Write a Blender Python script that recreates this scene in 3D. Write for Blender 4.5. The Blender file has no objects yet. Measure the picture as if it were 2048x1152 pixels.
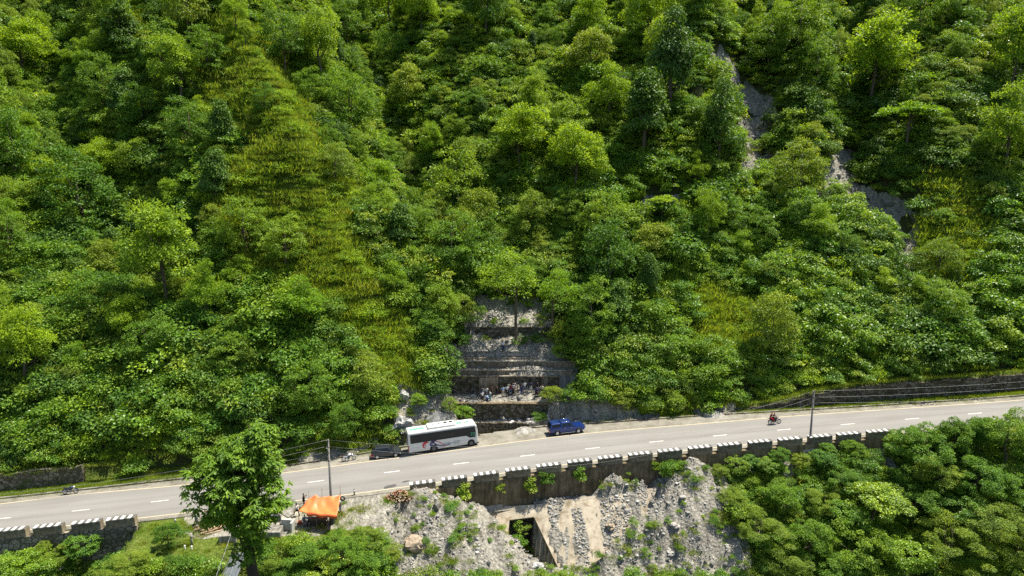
import bpy, bmesh, math, random
import numpy as np
from mathutils import Vector, Matrix
R = math.radians
random.seed(7)
rng = np.random.default_rng(11)
scene = bpy.context.scene
col = scene.collection

# ---------------------------------------------------------------- camera, sky, sun
F = 1365.0                      # focal length in photo pixels (2048 wide)
PITCH = R(10.0)
CZ = 38.0
cam = bpy.data.cameras.new('camera')
cam.sensor_width = 36.0
cam.lens = 36.0 * F / 2048.0
cam.clip_start = 0.5
cam.clip_end = 2000
camo = bpy.data.objects.new('camera', cam)
col.objects.link(camo)
camo.location = (0, 0, CZ)
camo.rotation_euler = (R(90) - PITCH, 0, 0)
scene.camera = camo

SUN_DIR = Vector((0.38, 0.20, 1.02)).normalized()      # towards the sun
SUN_EL = math.asin(SUN_DIR.z)
SUN_AZ = math.atan2(SUN_DIR.x, SUN_DIR.y)              # clockwise from +Y
w = bpy.data.worlds.new('World'); scene.world = w; w.use_nodes = True
nt = w.node_tree
sky = nt.nodes.new('ShaderNodeTexSky'); sky.sky_type = 'NISHITA'; sky.sun_disc = False
sky.sun_elevation = SUN_EL; sky.sun_rotation = SUN_AZ
sky.altitude = 500; sky.dust_density = 1.5
bg = nt.nodes['Background']; bg.inputs[1].default_value = 0.085
nt.links.new(sky.outputs[0], bg.inputs[0])
sl = bpy.data.lights.new('sun', 'SUN'); sl.energy = 5.0; sl.angle = R(0.55); sl.color = (1.0, 0.94, 0.83)
so = bpy.data.objects.new('sun', sl); col.objects.link(so)
so.location = (60, 60, 160)
so.rotation_euler = (-SUN_DIR).to_track_quat('-Z', 'Y').to_euler()
scene.view_settings.view_transform = 'Standard'
scene.view_settings.look = 'None'
scene.view_settings.exposure = 0.96
scene.view_settings.gamma = 1
scene.cycles.max_bounces = 6
scene.cycles.diffuse_bounces = 3
scene.cycles.transmission_bounces = 4
scene.cycles.transparent_max_bounces = 4
scene.cycles.use_denoising = False

cP, sP = math.cos(PITCH), math.sin(PITCH)
def ray(px, py):
    a = (np.asarray(px, float) - 1024) / F; b = (np.asarray(py, float) - 576) / F
    return a, cP - b * sP, -b * cP - sP            # per unit depth: X, Y, Z
def project(X, Y, Z):
    Z = Z - CZ
    d = Y * cP - Z * sP
    u = Y * sP + Z * cP
    return 1024 + F * X / d, 576 - F * u / d, d

# ---------------------------------------------------------------- noise
_L = rng.random((256, 256))
def vnoise(x, y):
    x = np.asarray(x, float); y = np.asarray(y, float)
    xi = np.floor(x).astype(int); yi = np.floor(y).astype(int)
    fx = x - xi; fy = y - yi
    fx = fx * fx * (3 - 2 * fx); fy = fy * fy * (3 - 2 * fy)
    a = _L[xi & 255, yi & 255]; b = _L[(xi + 1) & 255, yi & 255]
    c = _L[xi & 255, (yi + 1) & 255]; d = _L[(xi + 1) & 255, (yi + 1) & 255]
    return (a * (1 - fx) + b * fx) * (1 - fy) + (c * (1 - fx) + d * fx) * fy
def fbm(x, y, o=4):
    s = 0; a = 1; t = 0
    for i in range(o):
        s = s + a * (vnoise(x * 2 ** i + 17 * i, y * 2 ** i + 31 * i) - .5); t += a; a *= .55
    return s / t
def sstep(a, b, x):
    t = np.clip((np.asarray(x, float) - a) / (b - a), 0, 1)
    return t * t * (3 - 2 * t)

# ---------------------------------------------------------------- road axis, from the 9 m rhythm of the lane dashes
_dash = [(5,1038.5),(161,1019),(319,1001),(475,983),(632,964),(784,945),(922,927),(1055,910.5),(1185,896),(1313,883),(1440,871),(1568,859),(1695,848.5),(1823.5,838),(1950,827)]
def _axis():
    P = [89.41, 14.72, -4.7, -8.98, 2.85]
    X = []; Y = []; Z = []
    for x, y in _dash:
        u = (x - 1024) / F; d = sum(c * u ** i for i, c in enumerate(P))
        rx, ry, rz = ray(x, y)
        X.append(rx * d); Y.append(ry * d); Z.append(CZ + rz * d)
    return np.polyfit(X, Y, 4), np.polyfit(X, Z, 3), np.array(X), np.array(Y)
_pY, _pZ, DX, DY = _axis()
_dY, _dZ = np.polyder(_pY), np.polyder(_pZ)
def _ext(p, dp, X, lo=-62., hi=68.):
    X = np.asarray(X, float); Xc = np.clip(X, lo, hi)
    return np.polyval(p, Xc) + np.polyval(dp, Xc) * (X - Xc)
def Yc(X): return _ext(_pY, _dY, X)
def Zc(X): return _ext(_pZ, _dZ, X, -62, 70)
def _off(pts):
    xs = []; os_ = []
    for x, y in pts:
        rx, ry, rz = ray(x, y); d = 90.
        for _ in range(60): d = (float(Zc(rx * d)) - CZ) / rz
        xs.append(rx * d); os_.append(ry * d - float(Yc(rx * d)))
    g = np.linspace(-80, 90, 341)
    v = np.interp(g, xs, os_)
    k = np.exp(-np.linspace(-2, 2, 41) ** 2); k /= k.sum()
    v = np.convolve(np.pad(v, 20, mode='edge'), k, mode='valid')
    return lambda X: np.interp(np.asarray(X, float), g, v)
far_line = _off([(0,1009),(140,989),(385,969),(592,943),(735,923),(800,916),(1000,888),(1162,867.5),(1400,848),(1625,829),(2048,800)])
near_line = _off([(0,1064.5),(385,1024),(695,990),(822,972),(870,966),(1015,945),(1200,920),(1400,898),(1662,874),(1962,849)])
kerb_line = _off([(0,999),(160,981),(385,957),(592,932),(735,907),(850,889),(940,874),(1057,856),(1212,847),(1400,833),(1625,820.5),(2048,793)])
def near_edge(X): return near_line(X) - 0.9        # outer lip of the carriageway slab on the valley side

def X_at(px, t=0.0):
    """X on the road surface seen at photo column px, at offset t from the axis"""
    X = (px - 1024) / F * 90
    for _ in range(40):
        Y = float(Yc(X)) + t; z = float(Zc(X)) - CZ
        X = (px - 1024) / F * (Y * cP - z * sP)
    return X

# ---------------------------------------------------------------- the check-dam terraces in the gully, as a profile in Y
GPROF = []; TIER = {}
def _gprof():
    Y = float(Yc(0)) + float(kerb_line(0)) + 3.0; z = -1.6
    def zat(Y, y):
        rx, ry, rz = ray(1000, y); return CZ + rz / ry * Y
    def ledge(y, m):
        rx, ry, rz = ray(1000, y); k = rz / ry
        return (CZ - z + m * Y) / (m - k)
    GPROF.append((Y - 1.2, z + .8)); GPROF.append((Y - .4, z))
    for kind, y, m, name in [
        ('w', 846, 0, 'base'), ('l', 838, .15, ''), ('w', 809, 0, 'plaza_front'), ('l', 787, .12, ''), ('w', 754.5, 0, 'plaza_back'),
        ('l', 751.5, .05, ''), ('w', 742, 0, 'step_low'), ('l', 737, .1, ''), ('w', 724.5, 0, 'step_mid'), ('l', 721, .05, ''),
        ('w', 716, 0, 'step_top'), ('l', 714.5, .05, ''), ('w', 703, 0, 'gabion'), ('l', 672, .48, ''), ('w', 655, 0, 'upper'), ('l', 610, .6, '')]:
        if kind == 'w':
            z2 = zat(Y, y); TIER[name] = (Y, z, z2); GPROF.append((Y, z)); Y += .12; z = z2; GPROF.append((Y, z))
        else:
            Y2 = ledge(y, m); z = z + m * (Y2 - Y); Y = Y2; GPROF.append((Y, z))
_gprof()
_gy = np.array([p[0] for p in GPROF]); _gz = np.array([p[1] for p in GPROF])
GY1, GZ1 = _gy[-1], _gz[-1]

def ridge_line(pts):
    """pixel polyline on the plain hillside -> X as a function of Y"""
    out = []
    for x, y in pts:
        rx, ry, rz = ray(x, y)
        d = (CZ + 0.86 * 92 - 2) / (0.86 * ry - rz)      # plain slope z = .86 (Y-92) + 2
        out.append((ry * d, rx * d))
    out.sort(); a = np.array(out)
    return lambda Y: np.interp(Y, a[:, 0], a[:, 1])
r_left = ridge_line([(790,820),(720,640),(600,450),(480,220),(420,-20)])
g_mid = ridge_line([(1010,760),(980,560),(900,400),(800,200),(730,-20)])
r_mid = ridge_line([(1230,790),(1290,560),(1380,380),(1400,150),(1420,-20)])
g_right = ridge_line([(1440,800),(1500,560),(1560,420),(1530,250),(1480,-20)])
r_right = ridge_line([(1700,820),(1720,600),(1640,380),(1620,200),(1600,-20)])
g_r2 = ridge_line([(1900,740),(1840,520),(1740,330),(1700,150),(1690,-20)])
r_far = ridge_line([(2100,780),(1960,500),(1900,330),(1880,150),(1860,-20)])
g_left = ridge_line([(560,860),(330,700),(220,480),(120,250),(60,-20)])
r_l2 = ridge_line([(200,900),(60,650),(-60,400),(-150,100),(-200,-20)])

def wall_right(X):                                       # stone wall along the far right of the road
    return sstep(33, 36, X)
def wall_left(X):
    return 1 - sstep(-52.5, -50.5, X)
def hillside(X, Y):
    t = Y - Yc(X); k = kerb_line(X); z0 = Zc(X)
    u = t - k
    st = 1.6 + 1.2 * sstep(-20, -45, X) + 1.0 * sstep(40, 60, X)
    v = np.maximum(u - st, 0)
    bank = np.minimum(v * 1.5, 2.6)
    wr = wall_right(X); wl = wall_left(X)
    bw = np.where(v > 0.05, 2.0 * sstep(34, 52, X) + 1.0, 0)
    bank = bank * (1 - wr) + bw * wr
    bank = bank * (1 - wl) + np.where(v > .05, 2.2, 0) * wl
    base = bank + 0.86 * np.maximum(v - 1.6, 0) - .0006 * np.maximum(v - 60, 0) ** 2
    g = sstep(4, 45, v)
    rel = 13 * np.exp(-np.abs(X - r_left(Y)) / 9.) + 12 * np.exp(-np.abs(X - r_mid(Y)) / 9.) * sstep(118, 150, Y) + 3.5 * np.exp(-np.abs(X - r_right(Y)) / 8.) \
        + 7 * np.exp(-np.abs(X - r_far(Y)) / 10.) + 8 * np.exp(-np.abs(X - r_l2(Y)) / 13.) \
        - 17 * np.exp(-((X - g_mid(Y)) / 12.) ** 2) * sstep(108, 135, Y) - 8.5 * np.exp(-((X - g_right(Y)) / 7.) ** 2) - 8 * np.exp(-((X - g_r2(Y)) / 7.) ** 2) \
        - 10 * np.exp(-((X - g_left(Y)) / 11.) ** 2)
    n = fbm(X / 15, Y / 15, 4) * 8.0 * sstep(2, 30, v) + fbm(X / 3.1, Y / 3.1, 3) * 1.3 * sstep(.3, 5, v)
    return z0 + base + rel * g + n

def gully_w(X, Y):
    xl = np.interp(Y, [90, 96, 100, 112, 125, 140], [-5, -8.5, -11.0, -10.5, -7.5, -5])
    xr = np.interp(Y, [90, 96, 100, 104, 112, 125, 140], [3.5, 5, 9.0, 11, 11.5, 9, 5])
    lw = np.interp(Y, [95, 105, 120], [3., 2.5, 5])
    return sstep(0, 1, (X - xl + lw * .5) / lw) * (1 - sstep(0, 1, (X - xr) / (lw * 1.7)))

# valley side: where the level shoulder ends, and how tall the retaining wall under it is
_XW0, _XW1 = X_at(822, -5), X_at(1450, -5)
_XL = X_at(278, -5)
_XE0, _XE1 = X_at(1782, -5), X_at(1800, -5)
def shelf_edge(X):
    """offset t at which the ground starts to fall towards the valley"""
    ne = near_edge(X)
    bump = sstep(_XL + .0, _XL + 2.5, X) * (1 - sstep(_XW0 - 4.5, _XW0 - .2, X))
    far_r = sstep(_XE0, _XE1, X)
    return ne - 0.75 - bump * 8.2 - far_r * .9
def wall_h(X):
    a = sstep(_XW0 - 1.2, _XW0, X)
    return np.interp(X, [-75, _XL - .3, _XL + .8, _XW0 - .6, _XW0, 20, _XW1, 34, 50, 52, 90], [3.0, 3.4, .0, .0, 2.6, 3.9, 3.2, 1.5, 1.2, .3, .3])
CONES = []                                                # (X, Y, ztop, slope, squash)
APR = {}
def valley(X, Y):
    t = Y - Yc(X); e = shelf_edge(X); z0 = Zc(X)
    v = np.maximum(e - t, 0)
    slope = 0.80 + .14 * fbm(X / 9., Y / 9. + 40, 2)
    h = -np.where(t < e + .32, wall_h(X), 0) - slope * v
    n = fbm(X / 7 + 9, Y / 7, 4) * 2.2 * sstep(.2, 5, v) + fbm(X / 1.9, Y / 1.9, 3) * .5 * sstep(.1, 1.5, v)
    z = z0 + h + n
    for (cx, cy, ct, cs, sq) in CONES:
        dd = np.sqrt(((X - cx) * sq) ** 2 + (Y - cy) ** 2 + .25) * (1 + .25 * fbm(X / 1.3 + cx, Y / 2.2, 3))
        c = ct - cs * dd
        z = np.where(t < e + .32, np.maximum(z, c), z)
    if APR:
        # bare ground kept just under the concrete apron, and the culvert channel cut into it
        ia = APR['in'](X, Y)
        zp = APR['plane'](X, Y)
        z = z * (1 - ia) + np.minimum(z, zp - .25) * ia
        ic = APR['slot'](X, Y)
        z = z * (1 - ic) + (APR['floor'](X, Y)) * ic
    return z

def H(X, Y):
    X = np.asarray(X, float); Y = np.asarray(Y, float)
    t = Y - Yc(X)
    zh = hillside(X, Y)
    gz = np.interp(Y, _gy, _gz)
    gz = np.where(Y > GY1, GZ1 + .80 * (Y - GY1), gz)
    scree = fbm(X / 2.2 + 5, Y / 2.2, 3) * .5
    mound = 1.0 * np.exp(-((X - 3.0) / 3.8) ** 2 - ((Y - (TIER['plaza_front'][0] + 3.6)) / 1.9) ** 2)
    gz = gz + scree * sstep(TIER['gabion'][0], TIER['gabion'][0] + 3, Y) * 1.6 + mound
    fade = 1 - sstep(GY1 - 2, GY1 + 22, Y)
    wg = gully_w(X, Y) * fade * (t > kerb_line(X) + .6)
    z = zh * (1 - wg) + gz * wg
    zv = valley(X, Y)
    z = np.where(t < shelf_edge(X) + .32, zv, z)
    zr = Zc(X)
    ro = (t >= shelf_edge(X) + .32) & (t <= kerb_line(X) + .3)
    z = np.where(ro, zr - .07 + fbm(X / 1.5, Y / 1.5, 3) * .12 * (t < near_edge(X) - .6), z)
    if APR: z = np.where((APR['slot'](X, Y) > .5) & (t < -2.5), APR['floor'](X, Y), z)
    return z

def hit(px, py, d0=55., d1=330.):
    """where the ray through photo pixel (px, py) meets the ground"""
    rx, ry, rz = ray(px, py)
    d = np.arange(d0, d1, .25)
    z = CZ + rz * d; g = H(rx * d, ry * d)
    i = int(np.argmax(z <= g))
    lo, hi = d[max(i - 1, 0)], d[i]
    for _ in range(14):
        m = .5 * (lo + hi)
        if CZ + rz * m <= float(H(rx * m, ry * m)): hi = m
        else: lo = m
    return Vector((float(rx * hi), float(ry * hi), float(H(rx * hi, ry * hi))))
def at_depth_Y(px, py, Y):
    rx, ry, rz = ray(px, py); d = Y / ry
    return Vector((float(rx * d), Y, CZ + float(rz * d)))

# talus cones lying against the valley-side wall
for (x, y, s, sq, dz) in [(838, 982, .78, .62, 0), (1225, 950, .95, 1.25, 0), (1378, 922, .86, .8, 0), (1270, 962, .95, 1.7, 0)]:
    X = X_at(x, -6.5); Y = float(Yc(X) + shelf_edge(X)) - .25
    p = at_depth_Y(x, y, Y)
    CONES.append((p.x, Y, p.z + .7, s, sq))
def _apron():
    X0 = X_at(1040, -6.5); Yw = float(Yc(X0) + shelf_edge(X0)) - .5
    foot = at_depth_Y(1040, 1010, Yw)
    m = 1.0
    def plane(X, Y): return foot.z + .055 * (X - foot.x) - m * (Yw + .055 * 0 + (X - foot.x) * 0.10 - Y)
    def on(px, py, lift=0.):
        rx, ry, rz = ray(px, py)
        a = foot.z - .055 * foot.x - m * Yw + m * .10 * foot.x
        # z = a + (.055 - .1 m) X + m Y
        kx = .055 - .10 * m
        d = (a - CZ + lift) / (rz - kx * rx - m * ry)
        return Vector((float(rx * d), float(ry * d), CZ + float(rz * d)))
    APR['on'] = on; APR['plane'] = plane; APR['Yw'] = Yw; APR['foot'] = foot; APR['m'] = m
    poly = [on(*p) for p in [(972,1024),(1012,1013),(1076,1009),(1197,990),(1316,975),(1300,1010),(1276,1058),(1212,1130),(1122,1147),(1068,1034),(1019,1040),(1013,1098),(985,1066)]]
    slot = [on(*p) for p in [(1019,1040),(1068,1034),(1124,1150),(1060,1162),(1012,1100)]]
    def inside(pts, grow):
        cx = sum(p.x for p in pts) / len(pts); cy = sum(p.y for p in pts) / len(pts)
        P = [(p.x, p.y) for p in pts]
        def f(X, Y):
            X = np.asarray(X, float); Y = np.asarray(Y, float)
            r = np.zeros(np.broadcast(X, Y).shape, bool)
            n = len(P)
            for i in range(n):
                x1, y1 = P[i]; x2, y2 = P[(i + 1) % n]
                c = ((y1 > Y) != (y2 > Y)) & (X < (x2 - x1) * (Y - y1) / (y2 - y1 + 1e-9) + x1)
                r ^= c
            return r.astype(float)
        return f
    APR['poly'] = poly; APR['slotp'] = slot
    zb = min(p.z for p in slot)
    back = [Vector((slot[0].x, slot[0].y + 4.5, 0)), Vector((slot[1].x, slot[1].y + 4.5, 0))]
    slot = back + slot[1:] + slot[:1]
    APR['in'] = inside(poly, 0); APR['slot'] = inside(slot, 0)
    APR['floor'] = lambda X, Y: zb - .9 + .12 * (Y - slot[4].y) + 0 * X
_apron()
# ---------------------------------------------------------------- materials
def node_mat(name, base=(.5, .5, .5), rough=.8, metal=0., spec=.3):
    m = bpy.data.materials.new(name); m.use_nodes = True
    b = m.node_tree.nodes['Principled BSDF']
    b.inputs['Base Color'].default_value = (*base, 1); b.inputs['Roughness'].default_value = rough
    b.inputs['Metallic'].default_value = metal; b.inputs['Specular IOR Level'].default_value = spec
    return m, m.node_tree, b
def ramp(t, fac, stops, interp='LINEAR'):
    r = t.nodes.new('ShaderNodeValToRGB'); r.color_ramp.interpolation = interp
    e = r.color_ramp.elements
    while len(e) < len(stops): e.new(.5)
    for i, (p, c) in enumerate(stops):
        e[i].position = p; e[i].color = (*c, 1) if len(c) == 3 else c
    t.links.new(fac, r.inputs[0]); return r.outputs[0]
def noise(t, scale, detail=4, rough=.6, vec=None, dist=0.):
    n = t.nodes.new('ShaderNodeTexNoise'); n.inputs['Scale'].default_value = scale
    n.inputs['Detail'].default_value = detail; n.inputs['Roughness'].default_value = rough; n.inputs['Distortion'].default_value = dist
    if vec is None:
        vec = coords(t)
    t.links.new(vec, n.inputs['Vector']); return n.outputs[0]
def coords(t, kind='Object', scale=None):
    c = t.nodes.new('ShaderNodeTexCoord'); o = c.outputs[kind]
    if scale:
        mp = t.nodes.new('ShaderNodeMapping'); mp.inputs['Scale'].default_value = scale
        t.links.new(o, mp.inputs[0]); o = mp.outputs[0]
    return o
def mix(t, fac, a, b, blend='MIX'):
    n = t.nodes.new('ShaderNodeMix'); n.data_type = 'RGBA'; n.blend_type = blend
    for s, v in ((n.inputs[0], fac), (n.inputs[6], a), (n.inputs[7], b)):
        if hasattr(v, 'default_value') or hasattr(v, 'is_linked'): t.links.new(v, s)
        elif isinstance(v, (int, float)): s.default_value = v
        else: s.default_value = (*v, 1)
    return n.outputs[2]
def mul(t, a, b, op='MULTIPLY'):
    n = t.nodes.new('ShaderNodeMath'); n.operation = op
    for s, v in ((n.inputs[0], a), (n.inputs[1], b)):
        if isinstance(v, (int, float)): s.default_value = v
        else: t.links.new(v, s)
    return n.outputs[0]
def bump(t, b, h, strength=.5, dist=.1):
    n = t.nodes.new('ShaderNodeBump'); n.inputs['Strength'].default_value = strength; n.inputs['Distance'].default_value = dist
    t.links.new(h, n.inputs['Height']); t.links.new(n.outputs[0], b.inputs['Normal'])
def attr(t, name, out='Fac'):
    a = t.nodes.new('ShaderNodeAttribute'); a.attribute_name = name; return a.outputs[out]

MATS = {}
def M(name, base=(.5, .5, .5), rough=.7, metal=0., vary=.25, scale=3., spec=.3, coat=0.):
    """plain paint/metal/cloth with a little procedural soiling"""
    if name in MATS: return MATS[name]
    m, t, b = node_mat(name, base, rough, metal, spec)
    n = noise(t, scale, 5, .65)
    dark = tuple(c * (1 - vary) for c in base); lite = tuple(min(1, c * (1 + vary * .5)) for c in base)
    t.links.new(ramp(t, n, [(.3, dark), (.5, base), (.72, lite)]), b.inputs['Base Color'])
    if coat: b.inputs['Coat Weight'].default_value = coat
    MATS[name] = m; return m

LK = 2.0
def leaf_mat(name, cols, trans=.35, gloss=.42, rough=.42):
    """leaves: colour differs from tree to tree and from leaf to leaf, some light passes through"""
    m = bpy.data.materials.new(name); m.use_nodes = True; t = m.node_tree
    b = t.nodes['Principled BSDF']
    oi = t.nodes.new('ShaderNodeObjectInfo'); g = t.nodes.new('ShaderNodeNewGeometry')
    c = ramp(t, oi.outputs['Random'], [(i / max(1, len(cols) - 1), k) for i, k in enumerate(cols)])
    leafv = ramp(t, g.outputs['Random Per Island'], [(0, (.55, .6, .5)), (.5, (.95, .95, .9)), (.9, (1.3, 1.2, 1.0)), (1, (1.7, 1.45, 1.2))])
    c = mix(t, 1.0, c, leafv, 'MULTIPLY'); c = mix(t, 1.0, c, (LK * 1.14, LK * 1.0, LK * .85), 'MULTIPLY'); c = mix(t, 1.0, c, (.012, .009, .014), 'ADD')
    n = noise(t, .55, 3, .6)
    c = mix(t, 1.0, c, ramp(t, n, [(.35, (.7, .75, .8)), (.65, (1.25, 1.15, .9))]), 'MULTIPLY')
    t.links.new(c, b.inputs['Base Color'])
    b.inputs['Roughness'].default_value = rough; b.inputs['Specular IOR Level'].default_value = gloss
    tr = t.nodes.new('ShaderNodeBsdfTranslucent')
    t.links.new(mix(t, 1.0, c, (1.25, 1.15, .45), 'MULTIPLY'), tr.inputs[0])
    mx = t.nodes.new('ShaderNodeMixShader'); mx.inputs[0].default_value = trans
    t.links.new(b.outputs[0], mx.inputs[1]); t.links.new(tr.outputs[0], mx.inputs[2])
    t.links.new(mx.outputs[0], t.nodes['Material Output'].inputs[0])
    MATS[name] = m; return m

def ground_mat():
    m, t, b = node_mat('ground_soil_rock_grass', rough=.95, spec=.1)
    rock = attr(t, 'rock'); grass = attr(t, 'grass')
    stv = coords(t, 'Object', (1.1, .22, .22)); stn = noise(t, 1.5, 5, .7, stv, .4)
    n1 = noise(t, .35, 6, .7); n2 = noise(t, 2.2, 6, .75); n3 = noise(t, 9., 4, .7)
    soil = ramp(t, n2, [(.3, (.03, .04, .012)), (.55, (.055, .065, .02)), (.75, (.10, .085, .045))])
    gr = ramp(t, n2, [(.3, (.06, .11, .012)), (.5, (.12, .17, .022)), (.72, (.24, .27, .06))])
    vor = t.nodes.new('ShaderNodeTexVoronoi'); vor.inputs['Scale'].default_value = 2.6
    t.links.new(coords(t), vor.inputs['Vector'])
    rk = ramp(t, n2, [(.28, (.12, .115, .10)), (.45, (.26, .255, .23)), (.6, (.38, .37, .34)), (.78, (.50, .495, .465))])
    rk = mix(t, .55, rk, ramp(t, vor.outputs['Distance'], [(0, (.42, .42, .40)), (.5, (.27, .265, .245)), (.9, (.09, .09, .075))]))
    rk = mix(t, ramp(t, n3, [(.35, (0, 0, 0)), (.75, (.75, .75, .75))]), rk, ramp(t, n1, [(.3, (.22, .21, .19)), (.7, (.38, .37, .335))]))
    tan = ramp(t, n1, [(.56, (0, 0, 0)), (.8, (.5, .5, .5))])
    rk = mix(t, 1., rk, ramp(t, stn, [(.34, (.5, .5, .48)), (.5, (.85, .85, .84)), (.66, (1.2, 1.19, 1.16))]), 'MULTIPLY')
    rk = mix(t, tan, rk, (.38, .31, .22))
    c = mix(t, grass, soil, gr)
    edge = mul(t, mul(t, n2, .5), rock, 'ADD')
    rk = mix(t, 1., rk, (1.12, 1.08, 1.0), 'MULTIPLY')
    c = mix(t, ramp(t, edge, [(.62, (0, 0, 0)), (.72, (1, 1, 1))]), c, rk)
    t.links.new(c, b.inputs['Base Color'])
    hh = mul(t, mul(t, n2, 1.), mul(t, vor.outputs['Distance'], .6), 'SUBTRACT')
    bump(t, b, hh, .9, .35)
    return m

def road_mat():
    m, t, b = node_mat('asphalt', rough=.85, spec=.25)
    lon = coords(t, 'UV')
    mp = t.nodes.new('ShaderNodeMapping'); mp.inputs['Scale'].default_value = (.09, 1.3, 1); t.links.new(lon, mp.inputs[0])
    st = noise(t, 1.0, 5, .65, mp.outputs[0], .6)
    mp2 = t.nodes.new('ShaderNodeMapping'); mp2.inputs['Scale'].default_value = (.35, .6, 1); t.links.new(lon, mp2.inputs[0])
    big = noise(t, .35, 4, .6, mp2.outputs[0])
    fine = noise(t, 14, 3, .8)
    base = ramp(t, st, [(.3, (.215, .205, .19)), (.5, (.265, .255, .24)), (.7, (.30, .29, .275))])
    base = mix(t, .5, base, ramp(t, big, [(.35, (.235, .22, .195)), (.6, (.30, .29, .275))]))
    base = mix(t, .35, base, ramp(t, fine, [(.3, (.15, .15, .14)), (.7, (.31, .305, .29))]))
    mp3 = t.nodes.new('ShaderNodeMapping'); mp3.inputs['Scale'].default_value = (.5, 1.6, 1); t.links.new(lon, mp3.inputs[0])
    blot = noise(t, 1.0, 6, .74, mp3.outputs[0], 1.4)
    base = mix(t, ramp(t, blot, [(.66, (0, 0, 0)), (.76, (.7, .7, .7))]), base, (.11, .10, .09))
    mp4 = t.nodes.new('ShaderNodeMapping'); mp4.inputs['Scale'].default_value = (.012, .55, 1); t.links.new(lon, mp4.inputs[0])
    trk = noise(t, 1.0, 3, .6, mp4.outputs[0]); base = mix(t, 1., base, ramp(t, trk, [(.36, (.90, .89, .87)), (.6, (1.10, 1.09, 1.07))]), 'MULTIPLY')
    base = mix(t, 1., base, (.80, .798, .79), 'MULTIPLY')
    t.links.new(base, b.inputs['Base Color'])
    bump(t, b, fine, .25, .02)
    return m
def concrete_mat(name, a=(.30, .29, .26), c=(.44, .43, .39), stain=(.09, .075, .05), stain_amt=.5, vert=True, scale=1., streak=.16, soft=.16, soft_amt=.9):
    m, t, b = node_mat(name, rough=.9, spec=.2)
    n = noise(t, 1.6 * scale, 6, .7)
    v = coords(t, 'Object', (1.7 * scale, 1.7 * scale, streak * scale) if vert else (1, 1, 1))
    s = noise(t, 1.3, 5, .7, v, .3)
    col_ = ramp(t, n, [(.3, a), (.7, c)])
    lo = .62 - stain_amt * .4
    col_ = mix(t, ramp(t, s, [(lo, (0, 0, 0)), (lo + soft, (soft_amt,) * 3)]), col_, stain)
    oi = t.nodes.new('ShaderNodeObjectInfo'); col_ = mix(t, 1., col_, ramp(t, oi.outputs['Random'], [(0, (.72, .74, .76)), (1, (1.15, 1.12, 1.06))]), 'MULTIPLY')
    big = noise(t, .45, 3, .6); col_ = mix(t, 1., col_, ramp(t, big, [(.35, (.75, .75, .72)), (.65, (1.15, 1.15, 1.15))]), 'MULTIPLY')
    t.links.new(col_, b.inputs['Base Color']); bump(t, b, n, .4, .05)
    MATS[name] = m; return m
def stone_mat(name, a=(.16, .15, .12), c=(.34, .33, .28), mortar=(.06, .055, .04), moss=(.05, .07, .02), size=2.2, moss_amt=.5):
    m, t, b = node_mat(name, rough=.92, spec=.2)
    vec = coords(t, 'Object', (1, 1, 1.35))
    v = t.nodes.new('ShaderNodeTexVoronoi'); v.inputs['Scale'].default_value = size; t.links.new(vec, v.inputs['Vector'])
    v2 = t.nodes.new('ShaderNodeTexVoronoi'); v2.feature = 'DISTANCE_TO_EDGE'; v2.inputs['Scale'].default_value = size; t.links.new(vec, v2.inputs['Vector'])
    sep = t.nodes.new('ShaderNodeSeparateColor'); t.links.new(v.outputs['Color'], sep.inputs[0])
    c1 = ramp(t, sep.outputs[0], [(.1, a), (.8, c)])
    c1 = mix(t, ramp(t, v2.outputs['Distance'], [(.02, (1, 1, 1)), (.09, (0, 0, 0))]), c1, mortar)
    n = noise(t, .8, 6, .7)
    lo = .68 - moss_amt * .35
    c1 = mix(t, ramp(t, n, [(lo, (0, 0, 0)), (lo + .14, (.9, .9, .9))]), c1, moss)
    t.links.new(c1, b.inputs['Base Color']); bump(t, b, v2.outputs['Distance'], .8, .12)
    MATS[name] = m; return m

GROUND = ground_mat(); ROAD = road_mat()
CONC = concrete_mat('concrete_pale', (.25, .235, .20), (.38, .36, .31), (.14, .12, .085), .4)
CONC_APRON = concrete_mat('concrete_apron', (.38, .33, .25), (.50, .44, .35), (.25, .195, .125), .35, False, .8)
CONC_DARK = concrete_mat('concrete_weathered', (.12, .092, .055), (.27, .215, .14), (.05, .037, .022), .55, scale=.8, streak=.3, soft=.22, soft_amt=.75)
CONC_BLOCK = concrete_mat('barrier_block_concrete', (.16, .13, .085), (.31, .265, .19), (.06, .05, .035), .4, scale=1.2, streak=.6, soft=.25, soft_amt=.6)
CONC_STEP = concrete_mat('concrete_stained_step', (.24, .20, .145), (.38, .33, .26), (.11, .065, .03), .6, streak=.4, soft=.25, soft_amt=.75)
STONE = stone_mat('dark_rubble_stone', (.055, .046, .03), (.17, .15, .115), (.02, .017, .01), (.045, .05, .012), 2.0, .5)
GABION = stone_mat('gabion_stone', (.14, .135, .115), (.36, .35, .31), (.05, .045, .035), (.06, .08, .03), 2.6, .25)
SHOULDER = concrete_mat('shoulder_slab', (.27, .245, .195), (.345, .315, .255), (.20, .17, .13), .3, False, .6)
WHITE = M('white_road_paint', (.60, .59, .55), .6, vary=.35, scale=5)
CREAM = M('worn_yellow_paint', (.48, .41, .27), .7, vary=.2, scale=5)
BLACKP = M('black_road_paint', (.12, .115, .105), .7, vary=.5, scale=5)
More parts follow.
